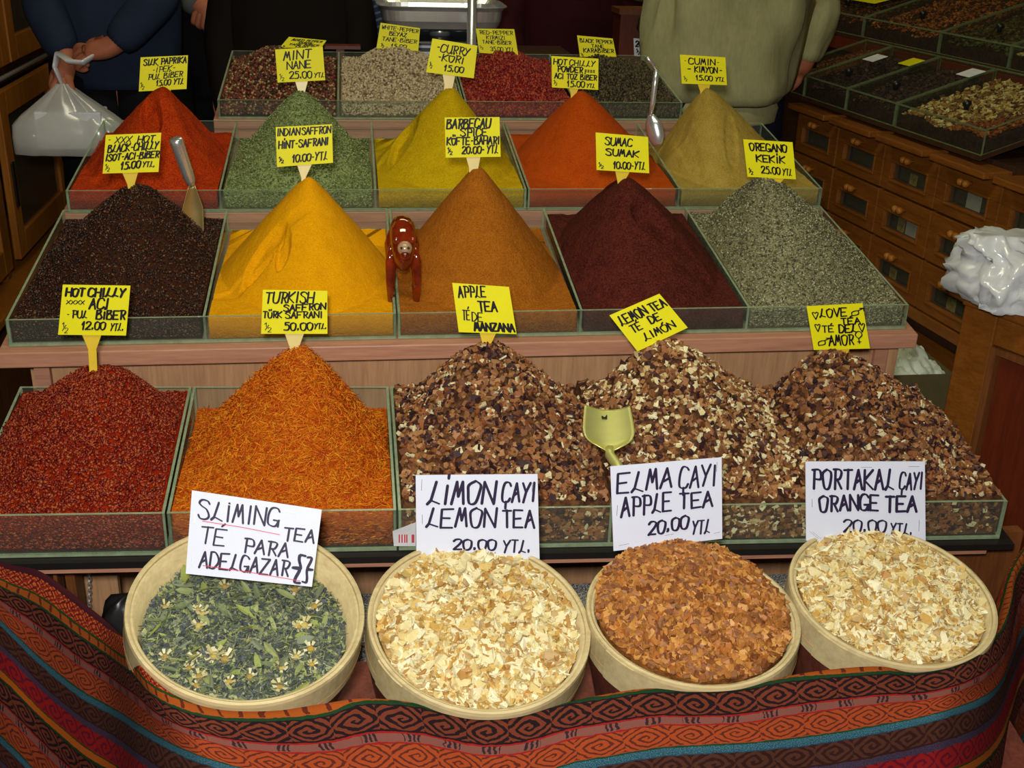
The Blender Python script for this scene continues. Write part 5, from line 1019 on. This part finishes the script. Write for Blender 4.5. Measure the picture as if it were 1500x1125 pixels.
# ------------------------------------------------------------------ people behind the stall
def skinbody(name, nodes, edges, root, label):
    """one continuous figure: nodes (position, radius), grown with a skin modifier"""
    me = bpy.data.meshes.new(name); bm = bmesh.new(); sk = bm.verts.layers.skin.verify()
    org = np.array([nodes[root][0][0], nodes[root][0][1], 0.0]); vs = []
    for p, r in nodes:
        v = bm.verts.new(Vector([float(q) for q in (np.array(p) - org)])); rr = r if hasattr(r, '__len__') else (r, r); v[sk].radius = rr; vs.append(v)
    vs[root][sk].use_root = True
    for a, b in edges: bm.edges.new((vs[a], vs[b]))
    bm.to_mesh(me); bm.free(); me.materials.append(M['skin'])
    o = bpy.data.objects.new(name, me); C.objects.link(o); o.location = Vector(org)
    md = o.modifiers.new('skin', 'SKIN'); md.use_smooth_shade = True; md.branch_smoothing = .2
    sb = o.modifiers.new('sub', 'SUBSURF'); sb.levels = 1; sb.render_levels = 2
    return o
def person(x, y, face, label, arms, top, trousers, hem, w=.20, d=.13, zs=1.43, hair=srgb(30, 22, 18), shoe=None, tall=1.72, cuff=None, sleeves=None, hw=None, wr=.006, sr=.060):
    """face = unit vector the person looks along; arms = two lists: elbow, wrist, hand direction, palm side"""
    f = np.array([face[0], face[1], 0.0]); f /= np.linalg.norm(f); s = np.array([f[1], -f[0], 0.0])   # s = the person's right
    B = np.array([x, y, 0.0]); Z = np.array([0, 0, 1.0]); k = tall / 1.72
    N = []; E = []
    def nd(p, r, par=None):
        N.append((np.array(p), r)); i = len(N) - 1
        if par is not None: E.append((par, i))
        return i
    pel = nd(B + Z * .93 * k, (.13, .10)); sp = nd(B + Z * 1.12 * k, (.12, .09), pel); ch = nd(B + Z * 1.32 * k, (.14, .10), sp); nk = nd(B + Z * 1.47 * k + f * .01, .055, ch)
    jaw = nd(B + Z * 1.545 * k + f * .035, .062, nk); hd = nd(B + Z * 1.62 * k + f * .02, .086, jaw); nd(B + Z * 1.68 * k + f * .01, .07, hd)
    ns = nd(B + Z * 1.585 * k + f * .112, .012, hd)
    wrists = []
    for sg, arm in zip((1, -1), arms):
        sh = nd(B + Z * zs * k * .955 + s * sg * .15, .045, ch); el, wri, hdir, palm = arm
        e1 = nd(el, .042, sh); w1 = nd(wri, .028, e1); hdir = np.array(hdir, float); hdir /= np.linalg.norm(hdir); palm = np.array(palm, float); palm -= hdir * (palm @ hdir); palm /= np.linalg.norm(palm); lat = np.cross(hdir, palm)
        pm = nd(np.array(wri) + hdir * .045, (.032, .018), w1); wrists.append((np.array(wri), hdir))
        for q, ln in ((-.026, .07), (-.009, .08), (.009, .075), (.026, .058)):
            k1 = nd(np.array(wri) + hdir * .088 + lat * q, .0095, pm); k2 = nd(np.array(wri) + hdir * (.088 + ln * .30) + lat * q + palm * ln * .34, .0085, k1)
            k3 = nd(np.array(wri) + hdir * (.088 + ln * .12) + lat * q + palm * ln * .60, .0078, k2); nd(np.array(wri) + hdir * (.088 - ln * .12) + lat * q + palm * ln * .52, .0068, k3)
        t1 = nd(np.array(wri) + hdir * .035 - lat * .036 + palm * .012, .011, pm); t2 = nd(np.array(wri) + hdir * .066 - lat * .046 + palm * .028, .0095, t1); nd(np.array(wri) + hdir * .086 - lat * .038 + palm * .042, .008, t2)
    for sg in (1, -1):
        h = nd(B + Z * .88 * k + s * sg * .09, .085, pel); kn = nd(B + Z * .49 * k + s * sg * .10 + f * .02, .058, h); an = nd(B + Z * .09 + s * sg * .11 - f * .01, .036, kn); nd(B + Z * .035 + s * sg * .12 + f * .14, .03, an)
    o = skinbody('person', N, E, 0, label); tag(o, label, 'person')
    Mb = Matrix(((s[0], f[0], 0, 0), (s[1], f[1], 0, 0), (0, 0, 1, 0), (0, 0, 0, 1)))
    def torso(levels, name, mat, wr_, ph):
        n = 48; g = []
        for i, (z, rx, ry, dy) in enumerate(levels):
            row = []
            for j in range(n):
                a = 2 * PI * j / n; p = B + s * math.cos(a) * rx + f * (math.sin(a) * ry + dy) + Z * z
                q = noise.noise(Vector((2.2 * math.cos(a) + ph, 2.2 * math.sin(a), z * 3.2))) + .6 * noise.noise(Vector((5 * math.cos(a), 5 * math.sin(a) + ph, z * 7)))
                q += 1.3 * (.25 - abs(noise.noise(Vector((3.2 * math.cos(a) + z * 1.6, 3.2 * math.sin(a) + ph, z * 2.2)))))
                row.append(p + (s * math.cos(a) + f * math.sin(a)) * wr_ * q)
            g.append(row)
        mb = MB(); mb.grid(g, closed=True); return mb.build(name, mat, o, smooth=True, solid=.004)
    hwd = hw or w
    zz = np.linspace(hem, zs + .062, 22); lv = []
    for i, z in enumerate(zz):
        q = i / 21; rx = w * (1.0 + .06 * math.sin(q * PI)); rx = hwd if q == 0 else (hwd * .985 if i == 1 else rx)
        if i == 2 and hw: rx = w * 1.02
        ry = d * (1.02 + .05 * math.sin(q * PI))
        if i < 2 and hw: ry = d * .93
        zc = (z - (zs - .06)) / .122
        if zc > 0: rx *= 1 - .66 * min(zc, 1) ** 1.25; ry *= 1 - .48 * min(zc, 1) ** 1.5
        lv.append((z * 1.0, rx, ry, 0))
    if hw:
        lv = [(hem + .055, hw * .93, d * .93, 0), (hem + .062, hw * 1.05, d * 1.0, 0), (hem + .085, w * .99, d * 1.08, 0)] + [q for q in lv if q[0] > hem + .10]
        torso([(hem, hw * .96, d * .90, 0), (hem + .004, hw * .98, d * .92, 0), (hem + .04, hw, d * .94, 0), (hem + .066, hw * .95, d * .93, 0), (hem + .07, hw * .90, d * .9, 0)], 'hem_band', top, .004, 3)
    torso(lv, 'jacket', top, wr, x * 7)
    for sg, arm, wl in zip((1, -1), arms, wrists):
        el, wri = np.array(arm[0]), np.array(arm[1]); sh = B + Z * (zs * k - .035) + s * sg * (w - .035)
        sm = sleeves[0 if sg == 1 else 1] if sleeves else top
        mb = MB(); P = [sh - s * sg * .02, sh + (el - sh) * .35, sh + (el - sh) * .7, el, el + (wri - el) * .3, el + (wri - el) * .65, wri - (wri - el) * .02]
        mb.tube(P, [sr * 1.12, sr * 1.08, sr, sr * .98, sr * .92, sr * .85, sr * .72], 18, cap=True, wr=wr * 1.4); mb.build('sleeve', sm, o, smooth=True, sub=1)
    for sg in (1, -1):
        hp = B + Z * .94 * k + s * sg * .075; kn = B + Z * .49 * k + s * sg * .10 + f * .02; an = B + Z * .06 + s * sg * .11
        mb = MB(); mb.tube([hp + Z * .17, hp, hp - Z * .12, kn + Z * .1, kn, kn - Z * .2, an], [(.105, .115), (.11, .12), (.1, .11), (.085, .09), (.08, .085), (.075, .08), (.07, .085)], 18, wr=.006); mb.build('trouser_leg', trousers, o, smooth=True)
        mb = MB(); a0 = B + s * sg * .115 + Z * .045; mb.tube([a0 - f * .07, a0 - f * .03, a0 + f * .08, a0 + f * .17, a0 + f * .20 - Z * .01], [.03, .044, .042, .036, .018], 14); mb.build('shoe', M['black'], o, smooth=True)
    hc = B + Z * 1.625 * k + f * .012
    hm = plain('hair', hair, .6); g = []
    for i in range(9):
        th = PI * .62 * i / 8; row = []
        for j in range(20):
            a = 2 * PI * j / 20; v = np.array([math.sin(th) * math.cos(a), math.sin(th) * math.sin(a), math.cos(th)]); cut = 1.0
            if v[1] > .25 and v[2] < .35: cut = .80
            row.append(hc + (s * v[0] * .090 + f * v[1] * .104 * cut + Z * v[2] * .108) + Z * .012)
        g.append(row)
    mb = MB(); mb.grid(g, closed=True); mb.build('hair', hm, o, smooth=True)
    ew = plain('eye', (.05, .04, .035, 1), .2)
    for sg in (1, -1):
        mb = MB(); mb.ball(B + Z * 1.605 * k + f * .098 + s * sg * .032, .010, 10); mb.build('eye', ew, o, smooth=True)
        mb = MB(); mb.ball(B + Z * 1.60 * k + f * .012 + s * sg * .090, (.010, .020, .028), 10); mb.build('ear', M['skin'], o, smooth=True)
    mb = MB(); mb.tube([B + Z * 1.545 * k + f * .094 + s * q for q in (-.022, -.008, .008, .022)], [.002, .005, .005, .002], 8); mb.build('mouth', plain('lips', srgb(150, 80, 70), .5), o, smooth=True)
    return o
cl = lambda n, c, r=.85, v=.12: plain(n, c, r, 0, .15, v, 14)
def armdown(x, y, s_, f_, z=1.43): return
A3 = lambda *a: np.array(a, float)
navy = cl('navy_sweatshirt', srgb(38, 46, 66)); blk = cl('black_trousers', srgb(14, 14, 18)); olive = None
# navy-clad person with the shopping bag
hb = at_y(92, 108, 3.12)
e1 = at_y(62, 10, 3.22); w1 = at_y(98, 84, 3.16)
p1x = at_y(170, 60, 3.30)[0]
person(p1x, 3.32, (0, -1), 'person in navy top holding a white carrier bag at the left', [(e1, w1, (hb - w1) + A3(-.004, -.03, -.04), (.2, .9, .2)), (at_y(232, -5, 3.12), at_y(166, 70, 3.10), (-1, .05, -.2), (.0, .8, -.6))], navy, blk, at_y(200, 132, 3.2)[2], w=.165, d=.12, sr=.058)
# the carrier bag hangs from the hand
def carrier():
    t = thing('carrier_bag', at_y(100, 222, 3.12), 'white translucent carrier bag hanging from the hand of the navy-clad person', 'carrier bag')
    Yb = 3.10; top = at_y(92, 122, Yb); xl = at_y(24, 222, Yb); xr = at_y(188, 215, Yb); n = 44; g = []
    cx = (xl[0] + xr[0]) / 2; zb_ = xl[2]; zt = top[2]
    prof = [(0, .97, .055), (.01, 1.0, .062), (.25, 1.0, .064), (.42, .97, .060), (.55, .80, .050), (.70, .55, .040), (.85, .30, .028), (.95, .14, .018), (1.0, .09, .014)]
    for i, (q, kx, ry) in enumerate(prof):
        z = zb_ + (zt - zb_) * q; rx = (xr[0] - xl[0]) / 2 * kx; c0 = cx + (top[0] - cx) * max(0, (q - .35) / .65); row = []
        for j in range(n):
            a = 2 * PI * j / n; ca, sa = math.cos(a), math.sin(a); e = .62
            p = np.array([c0 + rx * math.copysign(abs(ca) ** e, ca), Yb + ry * math.copysign(abs(sa) ** e, sa), z])
            fold = noise.noise(Vector((9 * ca, 9 * sa, q * 1.2))) * .010 * (.4 + q); p[:2] += fold * np.array([ca * .6, sa]); p[2] += .006 * noise.noise(Vector((5 * ca, 5 * sa, 9))) * (q < .3)
            row.append(p)
        g.append(row)
    mb = MB(); mb.grid(g, closed=True); mb.f.append(list(range(n))[::-1]); mb.m.append(0); mb.build('bag_film', M['plastic'], t, smooth=True)
    a = at_y(92, 124, Yb); mb = MB(); mb.tube([a, at_y(80, 98, Yb), at_y(86, 78, Yb + .02), at_y(104, 90, Yb - .02), at_y(122, 92, Yb - .02), at_y(140, 80, Yb - .01)], [(.014, .006), (.016, .005), (.016, .005), (.020, .006), (.020, .006), (.012, .005)], 10); mb.build('bag_handle', M['plastic2'], t, smooth=True)
    lo = at_y(62, 214, Yb); hi = at_y(152, 160, Yb); o = MB().box((lo[0], Yb - .048, lo[2]), (hi[0], Yb + .048, hi[2])).build('white_box', M['paper'], None, bevel=.004); tag(o, 'white box inside the translucent carrier bag', 'box')
carrier()
grey = cl('grey_shirt', srgb(96, 100, 96)); dark = cl('dark_brown_coat', srgb(24, 17, 13)); maroon = cl('maroon_top', srgb(52, 12, 16))
X = at_y(290, 0, 3.75)[0]
person(X + .02, 3.75, (.2, -1), 'person in black trousers and grey sleeves behind the navy-clad one', [(at_y(262, -20, 3.66), at_y(296, 10, 3.58), (1, -.2, -.9), (-.3, .9, 0)), (at_y(335, -30, 3.8), at_y(322, -5, 3.62), (-.4, -.5, -.4), (0, .5, -.8))], blk, blk, .95, w=.15, d=.11, sr=.052, sleeves=(grey, grey))
X = at_y(425, 0, 3.35)[0]
person(X, 3.38, (.1, -1), 'person in a long dark brown coat behind the mixed peppercorns', [(A3(X - .19, 3.36, 1.16), A3(X - .17, 3.28, .94), (.1, -.2, -1), (.9, .2, 0)), (A3(X + .19, 3.36, 1.16), A3(X + .17, 3.28, .94), (-.1, -.2, -1), (-.9, .2, 0))], dark, dark, .55, w=.175, d=.125)
mt = NT('blue_striped_shirt'); mp = mt.coord((1, 1, 1)); sp = mt.n('SeparateXYZ'); mt.L.new(mp, sp.inputs[0])
sv = mt.math('SINE', mt.math('MULTIPLY', mt.math('ADD', sp.outputs[2], mt.math('MULTIPLY', sp.outputs[0], -.35)), 300.0)); mt.base(mt.ramp(sv, [(.35, srgb(44, 54, 76)), (.8, srgb(96, 108, 124))]), .8, 0, .15)
X = at_y(585, 0, 3.75)[0]
person(X, 3.80, (0, -1), 'person in blue striped shirt standing behind the scale', [(A3(X - .20, 3.78, 1.15), A3(X - .18, 3.62, 1.02), (.3, -.3, -1), (.8, .3, 0)), (A3(X + .20, 3.78, 1.15), A3(X + .18, 3.62, 1.02), (-.3, -.3, -1), (-.8, .3, 0))], mt.mat, blk, .86, w=.185, d=.13)
X = at_y(838, 0, 3.7)[0]
person(X, 3.72, (-.2, -1), 'person in dark maroon top behind the red peppercorns', [(A3(X - .21, 3.70, 1.15), A3(X - .20, 3.56, 1.05), (.2, -.4, -.8), (.8, .3, 0)), (A3(X + .20, 3.70, 1.15), A3(X + .18, 3.55, 1.06), (-.3, -.4, -.8), (-.8, .3, 0))], maroon, blk, .88, w=.17, d=.12)
mo = NT('olive_sweater'); nn = mo.noise(mo.coord((160, 160, 30)), 1.0, 3); mo.base(mo.ramp(mo.math('ADD', mo.math('MULTIPLY', mo.noise(mo.coord(), 9.0), .6), mo.math('MULTIPLY', nn, .4)), [(.3, srgb(146, 142, 98)), (.7, srgb(178, 172, 122))]), .9, 0, .1); mo.bump(nn, .3, .002)
X = at_y(1066, 60, 3.12)[0]
person(X, 3.14, (-.15, 1), 'person in loose olive grey sweater with its back turned, at the right', [(at_y(1200, 6, 3.18), at_y(1180, 96, 3.16), (-.3, .9, -.4), (-.8, -.2, -.3)), (at_y(948, -26, 3.16), at_y(896, -34, 3.34), (-1, .2, -.1), (0, .2, -1))], mo.mat, cl('navy_trousers', srgb(22, 24, 40)), at_y(1110, 186, 3.0)[2], w=.215, d=.150, hw=.178, wr=.036, sr=.060)

# ------------------------------------------------------------------ scale on its table
tb_ = thing('scale_table', (.93, 3.24, 0), 'dark side table carrying the weighing scale', 'table')
MB().box((.72, 3.04, 1.12), (1.26, 3.44, 1.15)).build('table_top', M['darkwood'], tb_)
for x in (.74, 1.20):
    for y in (3.06, 3.38): MB().box((x, y, 0), (x + .04, y + .04, 1.1195)).build('leg', M['darkwood'], tb_)
sc = thing('weighing_scale', (.90, 3.2, 1.151), 'steel weighing scale with shallow pan and upright pole', 'scale')
a, b = at_y(556, 40, 3.16), at_y(738, 40, 3.16); zt = at_y(640, 12, 3.10)[2]; zbt = at_y(640, 46, 3.10)[2]
M['display'] = plain('pale_scale_front', srgb(190, 196, 216), .4)
MB().box((a[0] + .05, 3.10, 1.151), (b[0] - .05, 3.34, zbt - .025)).build('scale_body', M['black'], sc, bevel=.006)
for k, (z0, z1) in enumerate(((.012, .020), (.030, .036))): MB().box((a[0] + .09, 3.094, 1.151 + z0), (b[0] - .09, 3.0995, 1.151 + z1)).build('display_strip', M['display'], sc)
g = []
for i, (q, k) in enumerate(((0, .80), (.08, .90), (.4, .955), (.85, .975), (1.0, 1.03), (1.04, 1.05))):
    row = []
    for j in range(48):
        an = 2 * PI * j / 48; ca, sa = math.cos(an), math.sin(an); row.append(((a[0] + b[0]) / 2 + (b[0] - a[0]) / 2 * k * math.copysign(abs(ca) ** .35, ca), 3.24 + .135 * k * math.copysign(abs(sa) ** .35, sa), zbt + (zt - zbt) * q))
    g.append(row)
mb = MB(); mb.grid(g, closed=True); mb.f.append(list(range(48))[::-1]); mb.m.append(0); mb.build('weighing_pan', M['steel'], sc, smooth=False, solid=.002)
MB().tube([((a[0] + b[0]) / 2, 3.24, zbt - .0245), ((a[0] + b[0]) / 2, 3.24, zbt - .002)], .03, 16).build('pan_support', M['steel'], sc, smooth=True)
pb = at_y(690, 68, 3.03); o = thing('display_pole', (pb[0], 3.02, 1.10), 'polished steel pole standing in front of the weighing pan', 'pole')
MB().tube([(pb[0], 3.02, .0), (pb[0], 3.02, 1.75)], .0125, 20).build('pole_tube', M['steel'], o, smooth=True); MB().tube([(pb[0], 3.02, 1.7505), (pb[0], 3.02, 1.768)], .017, 16).build('pole_cap', M['black'], o, smooth=True)
# plank and box behind the top tier
a = at_y(475, 66, 3.0); b = at_y(528, 66, 3.0); o = MB().box((a[0], 2.985, a[2] - .008), (b[0], 3.03, a[2])).box((a[0] + .03, 3.0, 0), (a[0] + .05, 3.02, a[2] - .008)).build('wooden_plank', M['redwood']); tag(o, 'narrow reddish wooden plank behind the top tier of pepper', 'plank')
a = at_y(905, 92, 3.4); b = at_y(950, 20, 3.4)
o = thing('tall_wooden_box', ((a[0] + b[0]) / 2, 3.45, 0), 'orange brown wooden box beside the olive sweater', 'box'); MB().box((a[0], 3.40, 0), (b[0], 3.50, b[2] - .004)).build('box_body', M['redwood'], o); MB().box((a[0] - .006, 3.394, b[2] - .0035), (b[0] + .006, 3.506, b[2] + .012)).build('box_lid', M['brownwood'], o)
MB().tube([at_y(940, 25, 3.385), at_y(938, 40, 3.385), at_y(941, 50, 3.385)], [.008, .012, .008], 10).build('latch', M['black'], o)
t = sign([(928, 56), (943, 57), (942, 83), (929, 82)], 3.386, [('20', .2, .55, .8, .3, .1), ('½', .25, .12, .6, .3, .08)], 'small white tag on the orange brown wooden box', None, lean=3, mat='paper', name='price_tag', cat='price tag')
# dark cabinet along the far wall
fc = thing('far_cabinet', (.9, 5.3, 0), 'dark brown cabinet along the far wall behind the people', 'cabinet')
MB().box((-.2, 5.1, 0), (2.6, 5.55, 1.9)).build('cabinet_body', M['darkwood'], fc)
for k in range(5): MB().box((-.15 + k * .55, 5.075, .1), (.36 + k * .55, 5.0995, 1.8)).build('door', M['brownwood'], fc, bevel=.004)
# ceiling tubes (their light is switched on at the top of the script)
M['tube'] = NT('lamp_tube').mat; M['tube'].node_tree.nodes['Principled BSDF'].inputs['Emission Color'].default_value = (1, .97, .75, 1); M['tube'].node_tree.nodes['Principled BSDF'].inputs['Emission Strength'].default_value = 3.0
for x, y in ((.7, 1.15), (1.1, 3.4)):
    t = thing('ceiling_lamp', (x, y, 2.9), 'fluorescent ceiling lamp above the %s' % ('front of the stall' if y < 2 else 'people behind the stall'), 'ceiling lamp', 'ceiling lamps')
    MB().box((x - .7, y - .09, 2.93), (x + .7, y + .09, 2.999)).build('lamp_housing', M['paper'], t)
    for q in (-.05, .05): MB().tube([(x - .66, y + q, 2.905), (x + .66, y + q, 2.905)], .015, 12).build('lamp_tube', M['tube'], t, smooth=True)
